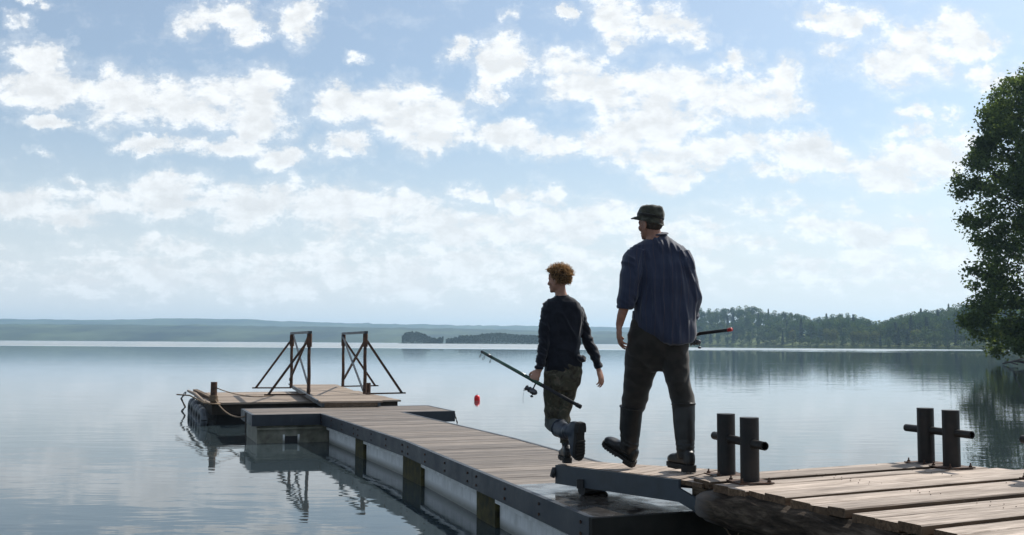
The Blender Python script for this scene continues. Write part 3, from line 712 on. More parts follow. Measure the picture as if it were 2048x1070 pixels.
# braced frames
def braced(pf, pb, sgn, label, tz):
    """pf, pb = feet of near and far posts, sgn = side of the outriggers"""
    root = thing('braced_frame', Vector((pf.x, pf.y, GZ)), label, 'frame', 'rusty braced frames on the ramp'); o = root.location.copy()
    out = NN * sgn; tf = Vector((pf.x, pf.y, tz)); tb_ = Vector((pb.x, pb.y, tz)); w = .045
    for a, b in ((pf, tf), (pb, tb_)):
        bm = BM(); loft(bm, [a, a.lerp(b, .3) + Vector((.006, 0, 0)), a.lerp(b, .6) - Vector((.005, 0, 0)), b + Vector((0, 0, -.02))], [.038, .036, .034, .034], 10); 
        bar(bm, b - Vector((0, 0, .30)), b - Vector((0, 0, .03)), .09, .085, Vector((0, 1, 0))); done('post', bm, m_rust, root, o)
    bm = BM(); bar(bm, tf + U * .06, tb_ - U * .06, .075, .05); done('top_rail', bm, m_beam, root, o)
    bm = BM(); bar(bm, tb_ - Vector((0, 0, .05)) + out * -.03, pf.lerp(tf, .06) + out * -.03, .045, .03, NN); done('cross_brace', bm, m_beam, root, o)
    bm = BM(); bar(bm, tf - Vector((0, 0, .10)) + out * .03, pb.lerp(tb_, .15) + out * .03, .05, .035, NN); done('cross_brace', bm, m_rust, root, o)
    for a, b in ((pf, tf), (pb, tb_)):
        e = a + out * .80; e.z = GZ + .012
        bm = BM(); bar(bm, b - Vector((0, 0, .13)), e, .04, .045); done('outer_brace', bm, m_rust, root, o)
        bm = BM(); bar(bm, Vector((a.x, a.y, GZ + .005)), e + out * .08, .04, .03); done('outrigger', bm, m_rust, root, o)
braced(at(616.7, 789.5, GZ), at(582, 776, GZ), -1, 'rusty braced steel frame on the left side of the ramp', GZ + 1.27)
braced(at(729, 788, GZ), at(685.5, 773, GZ), 1, 'rusty braced steel frame on the right side of the ramp', GZ + 1.28)

# red buoy
bc = at(954, 801, 0); bm = BM(); r = .084
stack(bm, [(bc.x, bc.y, z, max(.01, a * r), max(.01, a * r)) for z, a in ((-.08, .5), (-.05, .85), (.0, 1), (.065, 1), (.11, .90), (.14, .66), (.155, .35))], 20, 2)
b0 = tag(thing('marker_buoy', Vector((bc.x, bc.y, 0)), 'small red buoy floating on the open water beside the boy', 'buoy'))
done('float_body', bm, m_red, b0, b0.location, smooth=True)
bm = BM(); torus(bm, (bc.x, bc.y, .17), (1, .2, 0), .022, .006, 14, 6); done('ring', bm, m_steel, b0, b0.location)

# ---------------------------------------------------------------- timber dock
PD = Vector((.893, .451, 0)).normalized(); QD = Vector((PD.y, -PD.x, 0))
C0 = at(1543, 942.1, DK)                      # a point of the far edge
L0 = at(1380, 957.8, DK); L1 = at(1915, 1070, DK)
def s_of(p): return (p - C0).dot(PD)
def q_of(p): return (p - C0).dot(QD)
ld = (L1 - L0).normalized()
dk = thing('timber_dock', Vector((C0.x, C0.y, 0)), 'weathered timber dock of long tan planks in the foreground', 'dock'); do = dk.location.copy()
bm = BM(); be = BM(); random.seed(14)
rA = at(1806, 922.9, DK); rB = at(2048, 940.5, DK); rd = (rB - rA).normalized()
qv = 0.0; first = True; gaps = [.345, 1.07, 1.585, 2.12, 2.6, 3.3]; i = 0; hgap = []
while qv < 5.2:
    up_ = 0; w = random.uniform(.145, .185); g_ = random.choice((.002, .003, .005, .008)); 
    nxt = qv + w
    for G in gaps:
        if qv < G - .06 and nxt > G - .09: w = max(.10, G - qv - .025); g_ = .050; up_ = 1
    mid = qv + w / 2
    # left end on the line L0-L1, uneven
    p = L0 + ld * ((mid - q_of(L0)) / ld.dot(QD)); sl_ = s_of(p) + random.uniform(-.022, .016)
    if mid < q_of(L0): sl_ = s_of(at(1440, 943, DK))  - .25 * mid - .06
    # right end: oblique far right edge, then far off frame
    tR = (mid - q_of(rA)) / rd.dot(QD); pr_ = rA + rd * tR; sr = s_of(pr_) + .05 * random.random()
    sr = min(sr, 9.5)
    tz = DK + random.uniform(-.003, .003) + .012 * up_; tw = random.uniform(-.003, .003)
    a = C0 + PD * sl_ + QD * qv; b = C0 + PD * sl_ + QD * (qv + w); n = 14
    prevs = None
    for k in range(n + 1):
        t = k / n; x = sl_ + (sr - sl_) * t; jw = .003 * noise.noise(Vector((x * 1.3, i * 3.7, 0))); zz_ = tz + .003 * noise.noise(Vector((x * .8, i * 1.7, 5)))
        A = C0 + PD * x + QD * (qv + jw); B = C0 + PD * x + QD * (qv + w + jw); ch = .006
        ring = [bm.verts.new((A.x, A.y, zz_ - .05)), bm.verts.new((A.x, A.y, zz_ - ch)), bm.verts.new((A + QD * ch).to_tuple()[:2] + (zz_ + tw,)), bm.verts.new((B - QD * ch).to_tuple()[:2] + (zz_ - tw,)), bm.verts.new((B.x, B.y, zz_ - ch)), bm.verts.new((B.x, B.y, zz_ - .05))]
        if prevs:
            for m_ in range(6): bm.faces.new((prevs[m_], prevs[(m_ + 1) % 6], ring[(m_ + 1) % 6], ring[m_]))
        else: bm.faces.new(ring[::-1])
        prevs = ring
    bm.faces.new(prevs)
    qv += w + g_; i += 1
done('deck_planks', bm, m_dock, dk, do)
nb = BM(); random.seed(6); qn = .04
for k in range(30):
    for s0 in (.12, .22, 1.0, 2.1, 3.3):
        c = C0 + PD * (s0 + random.uniform(-.02, .02) + .12 * k * (ld.dot(PD) / ld.dot(QD)) * (s0 < .5)) + QD * qn
        c.z = DK + .003; loft(nb, [c, c + Vector((0, 0, .004))], .0038, 6)
    qn += random.uniform(.07, .10)
tag(done('nail_heads', nb, m_rust, dk, do), kind='stuff')
# rough second layer of timber ends under the planks
bm = BM(); qv = q_of(L0) - .02
while qv < 5:
    w = random.uniform(.10, .24); h = random.uniform(.035, .075); p = L0 + ld * ((qv + w / 2 - q_of(L0)) / ld.dot(QD)); s0 = s_of(p) + random.uniform(.0, .045)
    q = [C0 + PD * s0 + QD * qv, C0 + PD * s0 + QD * (qv + w), C0 + PD * (s0 + .5) + QD * (qv + w), C0 + PD * (s0 + .5) + QD * qv]
    prism(bm, [(v.x, v.y) for v in q], DK - .055 - h, DK - .056); qv += w + random.uniform(.002, .02)
done('packing_timber', bm, m_dockend, dk, do)
bm = BM()
for s0 in (.9, 2.4, 4.0, 6.0):
    ql = q_of(rA) + (s0 - s_of(rA)) * rd.dot(QD) / rd.dot(PD); a = C0 + PD * s0 + QD * max(.06, ql + .12); b = C0 + PD * s0 + QD * 5; a.z = b.z = DK - .14; bar(bm, a, b, .16, .16)
done('joist', bm, m_dockend, dk, do)
# bark log along the left edge
lc = at(1418, 1006, .585) - PD * .03; lg = [lc + ld * x + Vector((0, 0, -.01 * x)) for x in (0, .06, .3, .6, .9, 1.3, 1.8, 2.4, 3.0, 4.0)]
lg = [p + PD * (.03 * noise.noise(Vector((i * 1.3, 0, 0)))) for i, p in enumerate(lg)]
bm = BM(); rings = loft(bm, lg, [.085, .105, .115, .12, .115, .125, .12, .13, .13, .13], 22, jit=.07, caps=False)
bm.faces.new(rings[-1])
bmesh.ops.subdivide_edges(bm, edges=bm.edges, cuts=2, use_grid_fill=True)
for v in bm.verts: v.co += Vector((noise.noise(v.co * 14), noise.noise(v.co * 14 + Vector((5, 5, 5))), noise.noise(v.co * 14 + Vector((9, 2, 5))))) * .016
for v in bm.verts: v.co += Vector((noise.noise(v.co * 4.5), noise.noise(v.co * 4.5 + Vector((5, 5, 5))), noise.noise(v.co * 4.5 + Vector((9, 2, 5))))) * .014
loga = done('bark_log', bm, m_log, None, lc, smooth=True); tag(loga, 'thick dark bark log lying under the left edge of the dock', 'log')
bm = BM(); loft(bm, [lc - ld * .018, lc + ld * .03], [.078, .09], 22, jit=.04); done('cut_end', bm, m_cut, loga, lc)
# piles
for i, (s0, q0) in enumerate(((.55, .5), (.5, 2.6), (2.6, .6), (2.6, 2.6), (5, .8), (5, 2.6))):
    p = C0 + PD * (s0 + .35 * q0 * 0) + QD * q0; bm = BM(); loft(bm, [(p.x, p.y, -1), (p.x, p.y, DK - .22)], .12, 14); done('pile', bm, m_dockend, dk, do)
rope('wire_scrap', [at(1437, 1042, .42), at(1446, 1052, .40), at(1452, 1058, .40), at(1458, 1068, .36), at(1468, 1078, .34)], .006, 'light wire loop hanging under the bark log', 'wire')
rope('cord_scrap', [at(1503, 1026, .50), at(1490, 1045, .44), at(1478, 1062, .38), at(1474, 1080, .33)], .004, 'thin dark cord dangling across the bark log', 'cord')

# steel gangway between dock and walkway
TZ = .665
ga = at(1115, 928.6, TZ); gb = at(1166, 922, TZ); gc = at(1438, 939, DK - .006); gd = at(1362, 958, DK - .004); ge = gd + (gd - ga).normalized() * .20; gf = gc + (gc - gb).normalized() * .2
gw = thing('gangway', Vector((ga.x, ga.y, WK)), 'short wood-topped steel gangway sloping from the dock onto the walkway', 'gangway'); gwo = gw.location.copy()
bm = BM(); n = 13; random.seed(4)
for i in range(n):
    a = ga.lerp(gd, (i + .03) / n); b = ga.lerp(gd, (i + .97) / n); c = gb.lerp(gc, (i + .97) / n); d = gb.lerp(gc, (i + .03) / n)
    vs0 = [bm.verts.new(v) for v in (a, b, c, d)]; vs1 = [bm.verts.new(v - Vector((0, 0, .03))) for v in (a, b, c, d)]
    bm.faces.new(vs0); bm.faces.new(vs1[::-1])
    for k in range(4): bm.faces.new((vs0[k], vs1[k], vs1[(k + 1) % 4], vs0[(k + 1) % 4]))
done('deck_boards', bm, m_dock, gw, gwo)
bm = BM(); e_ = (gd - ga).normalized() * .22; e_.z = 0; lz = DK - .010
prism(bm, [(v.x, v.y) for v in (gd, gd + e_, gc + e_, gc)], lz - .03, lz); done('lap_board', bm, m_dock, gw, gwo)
def plate(bm, a, b, dz0, dz1, th, out):
    vs = []
    for p in (a, b):
        for o_, dz in ((0, dz1), (0, dz0), (th, dz0), (th, dz1)): vs.append(bm.verts.new(p + out * o_ + Vector((0, 0, dz))))
    for f in ((0, 1, 2, 3), (7, 6, 5, 4), (0, 4, 5, 1), (1, 5, 6, 2), (2, 6, 7, 3), (3, 7, 4, 0)): bm.faces.new([vs[i] for i in f])
gn = (ge - ga).normalized().cross(Vector((0, 0, 1))).normalized()
ge2 = ge.copy(); 
bm = BM(); plate(bm, ga, gd - (gd - ga) * .0, -.155, -.004, .022, gn); plate(bm, gd, Vector((ge2.x, ge2.y, gd.z - .05)), -.155, -.062, .022, gn); done('side_beam', bm, m_beam, gw, gwo)
bm = BM(); plate(bm, gb, gf, -.155, -.034, .022, -gn); done('side_beam', bm, m_beam, gw, gwo)
bm = BM(); plate(bm, ga, gb, -.14, -.034, .02, -(gb - ga).normalized().cross(Vector((0, 0, 1)))); done('end_beam', bm, m_beam, gw, gwo)
bm = BM(); r0 = at(1163, 984, WK + .028); ax = (gb - ga).normalized(); cyl(bm, r0 - ax * .0 + Vector((0, 0, .012)), r0 + ax * .30 + Vector((0, 0, .012)), .038, 18)
bar(bm, r0 + Vector((0, 0, .03)) - ax * .02, r0 + Vector((0, 0, .10)) - ax * .02, .05, .03); done('roller', bm, m_rubber, gw, gwo)
bm = BM(); c = ga + Vector((-.025, .0, -.06)); loft(bm, [c + Vector((0, 0, .035)), c, c - Vector((.02, 0, .045))], [.018, .03, .02], 10); done('corner_buffer', bm, m_rubber, gw, gwo)

# twin bollards
def bollard(p, q, label, r=.063, h=.435, zb=.265, ext=(.13, .15), rb=.029):
    root = thing('twin_bollard', Vector((p.x, p.y, DK)), label, 'bollard', 'black twin bollards on the dock'); o = root.location.copy(); d = (q - p).normalized()
    for c in (p, q):
        bm = BM(); rg = loft(bm, [(c.x, c.y, DK + .012), (c.x, c.y, DK + h)], r, 32, caps=False)
        bm.faces.new(rg[0][::-1]); bm.faces.new(rg[1])
        ob = done('bollard_post', bm, m_steel, root, o, smooth=False, bevel=.003)
    bm = BM(); a = p - d * (r + ext[0]); b = q + d * (r + ext[1]); a.z = b.z = DK + zb
    rg = loft(bm, [a, b], rb, 20, caps=False)
    ri = loft(bm, [a, a + d * .05], rb * .78, 20, caps=False); rj = loft(bm, [b - d * .05, b], rb * .78, 20, caps=False)
    for k in range(20):
        bm.faces.new((rg[0][k], rg[0][(k + 1) % 20], ri[0][(k + 1) % 20], ri[0][k])); bm.faces.new((rg[1][k], rj[1][k], rj[1][(k + 1) % 20], rg[1][(k + 1) % 20]))
    bm.faces.new(ri[1]); bm.faces.new(rj[0][::-1]); done('cross_bar', bm, m_steel, root, o)
    for c in (p, q):
        bm = BM(); e = d * .105; s = Vector((d.y, -d.x, 0)) * .125
        e2 = d * .14 * (1 if c is q else -1)
        prism(bm, [(v.x, v.y) for v in (c - e - s, c + e - s, c + e + s, c - e + s)], DK + .005, DK + .014); pl = done('base_plate', bm, m_rust, root, o, bevel=.002)
        for sx_ in (-.8, .8):
            for sy_ in (-.78, .78):
                b_ = c + e * sx_ + s * sy_; bm = BM(); loft(bm, [(b_.x, b_.y, DK + .014), (b_.x, b_.y, DK + .026)], .013, 6); loft(bm, [(b_.x, b_.y, DK + .026), (b_.x, b_.y, DK + .044)], .006, 6); done('bolt', bm, m_rust, pl, o)
bollard(at(1453, 952, DK), at(1500, 966, DK), 'twin black bollard nearest the men, at the left edge of the dock')
bollard(at(1853, 928, DK), at(1904, 936, DK), 'twin black bollard on the far corner of the dock', ext=(.15, .14))
b3 = dp(2090, 955, 7.0); b3.z = DK
bollard(b3, b3 + Vector((.12, -.28, 0)), 'twin black bollard cut off by the right edge, only its bar end in view', ext=(.11, .14))
# ---------------------------------------------------------------- people
m_skin = plain('skin', (.36, .19, .13), .5, 0, .12, 30, .1, .4)
m_skin_m = plain('tanned_skin', (.30, .145, .095), .5, 0, .15, 30, .15, .4)
def cloth(name, c1, c2, scale, rough=.85, bump=.3):
    m = Mat(name); n = m.noise(m.co.outputs['Object'], scale, 5, .6); f = m.noise(m.co.outputs['Object'], 240, 2, .5)
    m.base(m.mix(m.mr(n, .4, .6), c1, c2), rough, 0, .25, m.bump(m.math('ADD', m.math('MULTIPLY', n, .6), m.math('MULTIPLY', f, .3)), bump, .004))
    m.b.inputs['Sheen Weight'].default_value = .25; return m.m
m_trous = cloth('dark_trousers', (.014, .012, .0095), (.024, .020, .016), 14)
m_sweat = cloth('navy_sweater', (.005, .0065, .012), (.009, .011, .018), 20)
m_camo = Mat('camouflage_cloth'); _n = m_camo.noise(m_camo.co.outputs['Object'], 14, 3, .6, .8)
m_camo = m_camo.base(m_camo.ramp(_n, [(.40, (.036, .032, .023)), (.46, (.070, .062, .044)), (.55, (.055, .056, .038)), (.62, (.110, .095, .070))]), .85, 0, .2, m_camo.bump(_n, .2, .004))
m_knee = cloth('grey_green_cloth', (.024, .03, .028), (.042, .048, .042), 18)
mm = Mat('striped_navy_shirt'); sp_ = mm.n.new('ShaderNodeSeparateXYZ'); mm.l.new(mm.co.outputs['Object'], sp_.inputs[0])
wob = mm.math('MULTIPLY', mm.noise(mm.co.outputs['Object'], 5, 2), .05)
xx = mm.math('ADD', sp_.outputs[0], wob)
def stripe(per, off, wid):
    f = mm.math('FRACT', mm.math('ADD', mm.math('DIVIDE', xx, per), off)); return mm.math('LESS_THAN', f, wid)
s1 = stripe(.062, .2, .07); s2 = stripe(.062, .62, .05)
c = mm.mix(mm.noise(mm.co.outputs['Object'], 8, 4), (.011, .016, .038), (.021, .029, .060))
c = mm.mix(mm.math('MULTIPLY', s1, .35), c, (.070, .045, .038)); c = mm.mix(mm.math('MULTIPLY', s2, .30), c, (.045, .055, .08))
m_shirt = mm.base(c, .75, 0, .3, mm.bump(mm.noise(mm.co.outputs['Object'], 220, 2), .15, .002)); mm.b.inputs['Sheen Weight'].default_value = .3
m_hat = cloth('olive_hat_cloth', (.020, .021, .015), (.055, .053, .036), 22)
m_bootm = plain('black_rubber_boot', (.005, .005, .0055), .42, 0, .3, 12, .15, .4, col2=(.011, .0105, .010))
m_bootb = plain('blue_grey_rubber_boot', (.020, .028, .042), .45, 0, .3, 12, .15, .5)
m_sole = plain('boot_sole', (.016, .015, .014), .7, 0, .3, 30, .3, .3)
m_hairb = Mat('blond_curls'); _i = m_hairb.island()
_d = m_hairb.n.new('ShaderNodeBsdfDiffuse'); _c = m_hairb.mix(_i, (.12, .078, .047), (.38, .27, .17)); m_hairb.l.new(_c, _d.inputs[0])
_t = m_hairb.n.new('ShaderNodeBsdfTranslucent'); m_hairb.put(_t.inputs[0], m_hairb.mix(_i, (.50, .35, .21), (.97, .77, .54)))
_s = m_hairb.n.new('ShaderNodeMixShader'); _s.inputs[0].default_value = .6; m_hairb.l.new(_d.outputs[0], _s.inputs[1]); m_hairb.l.new(_t.outputs[0], _s.inputs[2]); m_hairb.l.new(_s.outputs[0], m_hairb.out.inputs[0]); m_hairb = m_hairb.m
m_hairm = plain('short_grey_brown_hair', (.05, .038, .030), .8, 0, .4, 60, .6, .3)
m_pole = plain('dark_green_pole', (.010, .055, .032), .25, 0, .3, 6, .05, .6)
m_poleb = plain('black_pole', (.012, .012, .014), .3, 0, .3, 6, .05, .6)
m_grip = plain('foam_grip', (.02, .02, .022), .8, 0, .3, 60, .3, .3)
m_redcap = plain('red_cap', (.35, .02, .02), .4, 0, .1, 10, .05)
m_reel = plain('reel_metal', (.03, .03, .033), .3, .5, .3, 20, .1, .6, col2=(.10, .10, .11))

def head(bm, c, f, k=1.0, upv=Vector((0, 0, 1))):
    """head with face: c = skull centre, f = facing; k = size"""
    f = Vector(f).normalized(); s = f.cross(upv).normalized(); u = s.cross(f)
    def P(a, b, d): return Vector(c) + (s * a + f * b + u * d) * k
    def E(a, b, d, r, ff=f, uu=u): ell(bm, P(a, b, d), [x * k for x in r], ff, uu)
    E(0, -.012, .022, (.074, .094, .082)); E(0, .018, -.030, (.064, .068, .070)); E(0, .046, -.078, (.044, .040, .030)); E(0, .072, -.093, (.020, .018, .016))
    E(0, .074, .022, (.052, .016, .018)); E(0, .068, .045, (.050, .022, .032))
    loft(bm, [P(0, .078, .014), P(0, .094, -.008), P(0, .104, -.026), P(0, .088, -.036)], [.009 * k, .011 * k, .014 * k, .012 * k], 10)
    E(-.013, .090, -.030, (.009, .010, .008)); E(.013, .090, -.030, (.009, .010, .008))
    E(0, .084, -.056, (.024, .011, .0065)); E(0, .081, -.068, (.021, .011, .0075))
    for q in (-1, 1):
        E(q * .031, .072, .004, (.013, .011, .011)); E(q * .046, .052, -.022, (.024, .026, .022))
        ell(bm, P(q * .077, -.012, -.012), [.008 * k, .018 * k, .031 * k], (f + s * q * -.35), u); E(q * .076, -.008, -.036, (.007, .010, .011))
    return P
def chainf(bm, p, d, n, lens, rads, bends):
    """finger: start p, direction d, bends towards n"""
    pts = [p]; q = p; ax = d.cross(n).normalized()
    for l, b in zip(lens, bends):
        d = Matrix.Rotation(b, 3, ax) @ d; q = q + d * l; pts.append(q)
    full = []; rr = []
    for i in range(len(pts) - 1):
        full += [pts[i], pts[i].lerp(pts[i + 1], .5)]; rr += [rads[i], (rads[i] + rads[i + 1]) / 2 * .97]
    full.append(pts[-1]); rr.append(rads[-1]); full.append(pts[-1] + (pts[-1] - pts[-2]).normalized() * rads[-1] * .6); rr.append(rads[-1] * .5)
    loft(bm, full, rr, 10); ell(bm, pts[0], (rads[0] * 1.1,) * 3, seg=10)
def hand(bm, w, d, n, th, k=1.0, curl=(.25, .35, .3), spread=.06, thumb=.55, tcurl=.25):
    """w wrist, d towards fingers, n palm side, th = +1/-1 side of the thumb along d x n"""
    d = Vector(d).normalized(); n = (Vector(n) - d * Vector(n).dot(d)).normalized(); s = d.cross(n) * th
    ell(bm, w + d * .045 * k, (.040 * k, .052 * k, .016 * k), d, n); ell(bm, w + d * .07 * k, (.041 * k, .030 * k, .014 * k), d, n)
    ell(bm, w + d * .035 * k + s * .022 * k + n * .008 * k, (.018 * k, .032 * k, .015 * k), d, n)
    loft(bm, [w - d * .03 * k, w + d * .02 * k], [(.026 * k, .020 * k), (.030 * k, .019 * k)], 12, hint=n)
    for j, (o, l) in enumerate(((.030, .95), (.010, 1.05), (-.010, 1.0), (-.029, .80))):
        fd = (d + s * (o * spread / .03)).normalized(); e = 1 + .12 * j
        chainf(bm, w + d * (.086 - .006 * abs(j - 1)) * k + s * o * k, fd, n, [.042 * l * k, .027 * l * k, .021 * l * k], [.0092 * k, .0085 * k, .0078 * k, .0066 * k], [curl[0] * e, curl[1] * e, curl[2] * e])
    td = (d * cos(thumb) + s * sin(thumb) + n * .25).normalized()
    chainf(bm, w + d * .022 * k + s * .030 * k + n * .006 * k, td, (n - s * .3).normalized(), [.038 * k, .030 * k, .024 * k], [.012 * k, .0105 * k, .0098 * k, .008 * k], [0, tcurl, tcurl])
def boot(root, org, top, topr, ank, f, upv, mat, k=1.0, mid=None, name='boot'):
    """top = centre of shaft top, ank = ankle centre (.10 above sole), f = toe direction, upv = sole normal upwards"""
    f = Vector(f).normalized(); u = (Vector(upv) - f * Vector(upv).dot(f)).normalized(); s = f.cross(u)
    bm = BM(); top = Vector(top); ank = Vector(ank)
    mid = Vector(mid) if mid is not None else top.lerp(ank, .5)
    loft(bm, [top, top.lerp(mid, .12), top.lerp(mid, .5), mid, mid.lerp(ank, .5), ank, ank - u * .05 * k], [topr, topr * .99, topr * .97, topr * .92, topr * .84, topr * .78, topr * .7], 20)
    base = ank - u * .105 * k
    st = [(-.088, .018, .03, .062), (-.078, .032, .0, .098), (-.045, .040, .0, .125), (0, .042, .0, .135), (.05, .043, 0, .108), (.10, .049, 0, .082), (.15, .051, 0, .072), (.185, .043, 0, .062), (.205, .028, .008, .048), (.213, .012, .016, .036)]
    rings = []
    for (x, w, b, t) in st:
        ring = []
        for i in range(20):
            a = 2 * pi * i / 20; c, q = cos(a), sin(a); e = 2 / 2.8
            ring.append(bm.verts.new(base + f * x * k + s * (w * k * math.copysign(abs(c) ** e, c)) + u * ((b + t) / 2 + (t - b) / 2 * math.copysign(abs(q) ** e, q)) * k))
        rings.append(ring)
    for r0, r1 in zip(rings, rings[1:]):
        for i in range(20): bm.faces.new((r0[i], r0[(i + 1) % 20], r1[(i + 1) % 20], r1[i]))
    bm.faces.new(rings[0][::-1]); bm.faces.new(rings[-1])
    def dsp(co, n):
        h = (co - ank).dot(u); w = math.exp(-((h - .03) / .05) ** 2)
        return .006 * w * noise.noise(Vector(((co - ank).dot(s) * 12, (co - ank).dot(f) * 12, h * 55))) + .003 * noise.noise(co * 16)
    b = fuse(name, bm, .006, mat, root, org, 3, dsp)
    # shaft rim
    bm = BM(); t = (top - mid).normalized(); sx = t.cross(Vector((0, 1, 0))).normalized(); sy = t.cross(sx)
    loft(bm, [top + sx * (topr * 1.02 * cos(2 * pi * i / 28)) + sy * (topr * 1.02 * sin(2 * pi * i / 28)) for i in range(29)], .005, 6, caps=False); done('rim', bm, mat, b, org, smooth=True)
    # sole with heel and treads
    bm = BM()
    def slab(prof, z0, z1):
        lo = []; hi = []
        for x, w in prof + [(x, -w) for x, w in prof[::-1]]: lo.append(bm.verts.new(base + f * x * k + s * w * k + u * z0 * k)); hi.append(bm.verts.new(base + f * x * k + s * w * k + u * z1 * k))
        n = len(lo); bm.faces.new(lo[::-1]); bm.faces.new(hi)
        for i in range(n): bm.faces.new((lo[i], lo[(i + 1) % n], hi[(i + 1) % n], hi[i]))
    slab([(-.094, .022), (-.082, .038), (-.04, .045), (.03, .044), (.09, .051), (.15, .055), (.19, .047), (.212, .030), (.220, .012)], -.016, .012)
    slab([(-.093, .022), (-.080, .037), (-.04, .044), (-.012, .043)], -.036, -.0165)
    for x in (.055, .080, .105, .130, .155, .180): slab([(x, .046 if x < .17 else .038), (x + .015, .047 if x < .17 else .036)], -.027, -.0165)
    done('sole', bm, m_sole, b, org)
    return b
def mid3(a, b, t): return Vector(a).lerp(Vector(b), t)
def folds(A, sx_, sz_, seed=0, dx=0.0):
    def fn(co, n):
        a = noise.noise(Vector((co.x * sx_ + co.z * dx, co.y * sx_ * .6, co.z * sz_ + seed)))
        b = noise.noise(Vector((co.x * sx_ * 2.3 + seed, co.y * sx_ * 1.3, co.z * sz_ * 2 + co.x * 2)))
        return A * ((1 - abs(a) * 2.6) * .6 + b * .6)
    return fn

# ---- the man
MY = 7.46
mo = Vector((at(1318, 940, DK).x, 7.45, DK))
man_dir = Vector((-.70, .72, 0))
bm = BM()
hc = dp(1301, 449, MY + .03)
hf = Vector((-.66, .75, -.06))
head(bm, hc, hf, .99)
nk = dp(1312, 492, MY + .03)
loft(bm, [hc + Vector((.005, 0, -.02)), dp(1307, 470, MY + .03), nk], [.062, .060, .075], 16)
stack(bm, pxs([(482, 1292, 1338, MY + .04, .06), (498, 1275, 1360, MY + .04, .08), (540, 1282, 1372, MY + .02, .10), (600, 1280, 1380, MY, .12), (650, 1280, 1370, MY, .105), (690, 1285, 1360, MY + .03, .08)]))
# legs
def limb(bm, pts, rads, n=16): loft(bm, [dp(*p) for p in pts], rads, n)
limb(bm, [(1292, 680, 7.52), (1276, 770, 7.62), (1265, 815, 7.73), (1258, 870, 7.77)], [.06, .05, .045, .035])
limb(bm, [(1342, 680, 7.47), (1357, 770, 7.44), (1367, 815, 7.40), (1370, 890, 7.36)], [.06, .05, .045, .035])
# arms
limb(bm, [(1272, 510, 7.44), (1262, 560, 7.42), (1251, 606, 7.40), (1243, 632, 7.42), (1238.5, 651, 7.44)], [.05, .045, .040, .034, .027])
limb(bm, [(1366, 512, 7.44), (1384, 560, 7.42), (1389, 600, 7.46), (1384, 640, 7.62), (1377, 660, 7.74)], [.05, .045, .04, .034, .027])
hand(bm, dp(1238, 652, 7.44), Vector((.02, .03, -1)), Vector((.95, .20, 0)), -1, 1.08, (.22, .42, .35), .05, .5, .35)
rodA = dp(1463, 659, 7.50); rodB = dp(1374, 670.5, 7.80); rdir = (rodB - rodA).normalized()
hand(bm, dp(1379, 656, 7.76), Vector((.0, .25, -1)), Vector((-.1, 1, 0)), 1, 1.05, (1.25, 1.5, 1.1), .02, .7, .8)
man = fuse('person', bm, .0048, m_skin_m, None, mo, 2)
tag(man, 'man in olive hat, blue striped shirt and black rubber boots, walking away with a rod', 'person')
# shirt
shb = BM()
stack(shb, pxs([(466, 1303, 1331, MY + .05, .055), (474, 1296, 1339, MY + .05, .075), (482, 1281, 1352, MY + .05, .09), (491, 1264, 1368, MY + .045, .105), (504, 1259, 1380, MY + .04, .12), (530, 1264, 1386, MY + .02, .135), (560, 1271, 1388, MY, .145),
                 (600, 1270, 1392, MY, .15), (635, 1264, 1395, MY, .155), (655, 1266, 1395, MY, .155), (668, 1275, 1394, MY, .155), (679, 1290, 1392, MY, .150), (687, 1304, 1388, MY, .14), (690, 1316, 1382, MY, .12)]), 36, 2.25)
limbs_l = [(1276, 500, 7.45), (1266, 525, 7.43), (1261, 560, 7.41), (1256, 590, 7.40), (1250, 615, 7.40)]
loft(shb, [dp(*p) for p in limbs_l], [.070, .082, .084, .078, .056], 20)
loft(shb, [dp(1362, 505, 7.45), dp(1371, 530, 7.43), dp(1381, 565, 7.42), dp(1386, 595, 7.44), dp(1386, 618, 7.52), dp(1383, 632, 7.58)], [.070, .075, .072, .066, .058, .052], 20)
armx = dp(1268, 560, 7.4).x; armz = dp(1268, 525, 7.4).z
FL = []
for (xa, ya, xb, yb, am) in ((1306, 473, 1322, 506, .017), (1316, 476, 1326, 500, .015), (1330, 478, 1335, 506, .015), (1342, 484, 1352, 508, .014), (1353, 490, 1366, 518, .015), (1290, 497, 1296, 520, .012), (1368, 534, 1386, 572, .014), (1386, 572, 1389, 640, .012),
        (1350, 505, 1362, 600, .011), (1335, 512, 1342, 610, .010), (1322, 505, 1318, 620, .008), (1300, 540, 1306, 650, .010), (1364, 600, 1372, 684, .012), (1340, 620, 1336, 686, .010), (1284, 580, 1280, 650, .010), (1352, 640, 1350, 688, .010), (1310, 640, 1316, 684, .008)):
    A_ = dp(xa, ya, MY); B_ = dp(xb, yb, MY); FL.append((A_.x, A_.z, B_.x, B_.z, am))
def fold_lines(co, n):
    if n.y > .35: return 0
    h = 0
    for ax_, az, bx_, bz, am in FL:
        dx, dz = bx_ - ax_, bz - az; l2 = dx * dx + dz * dz; t = ((co.x - ax_) * dx + (co.z - az) * dz) / l2; tc_ = min(1, max(0, t))
        px_, pz = ax_ + dx * tc_, az + dz * tc_; wob = .006 * noise.noise(Vector((am * 900, co.z * 9, 0))); d2 = (co.x - px_ + wob) ** 2 + (co.z - pz) ** 2
        if d2 < .0030: h += am * math.exp(-d2 / .00019) * (math.sin(pi * min(.97, max(.03, t * .94 + .03))) ** .6)
    return h
def shirt_disp(co, n): return shirt_base(co, n) + fold_lines(co, n)
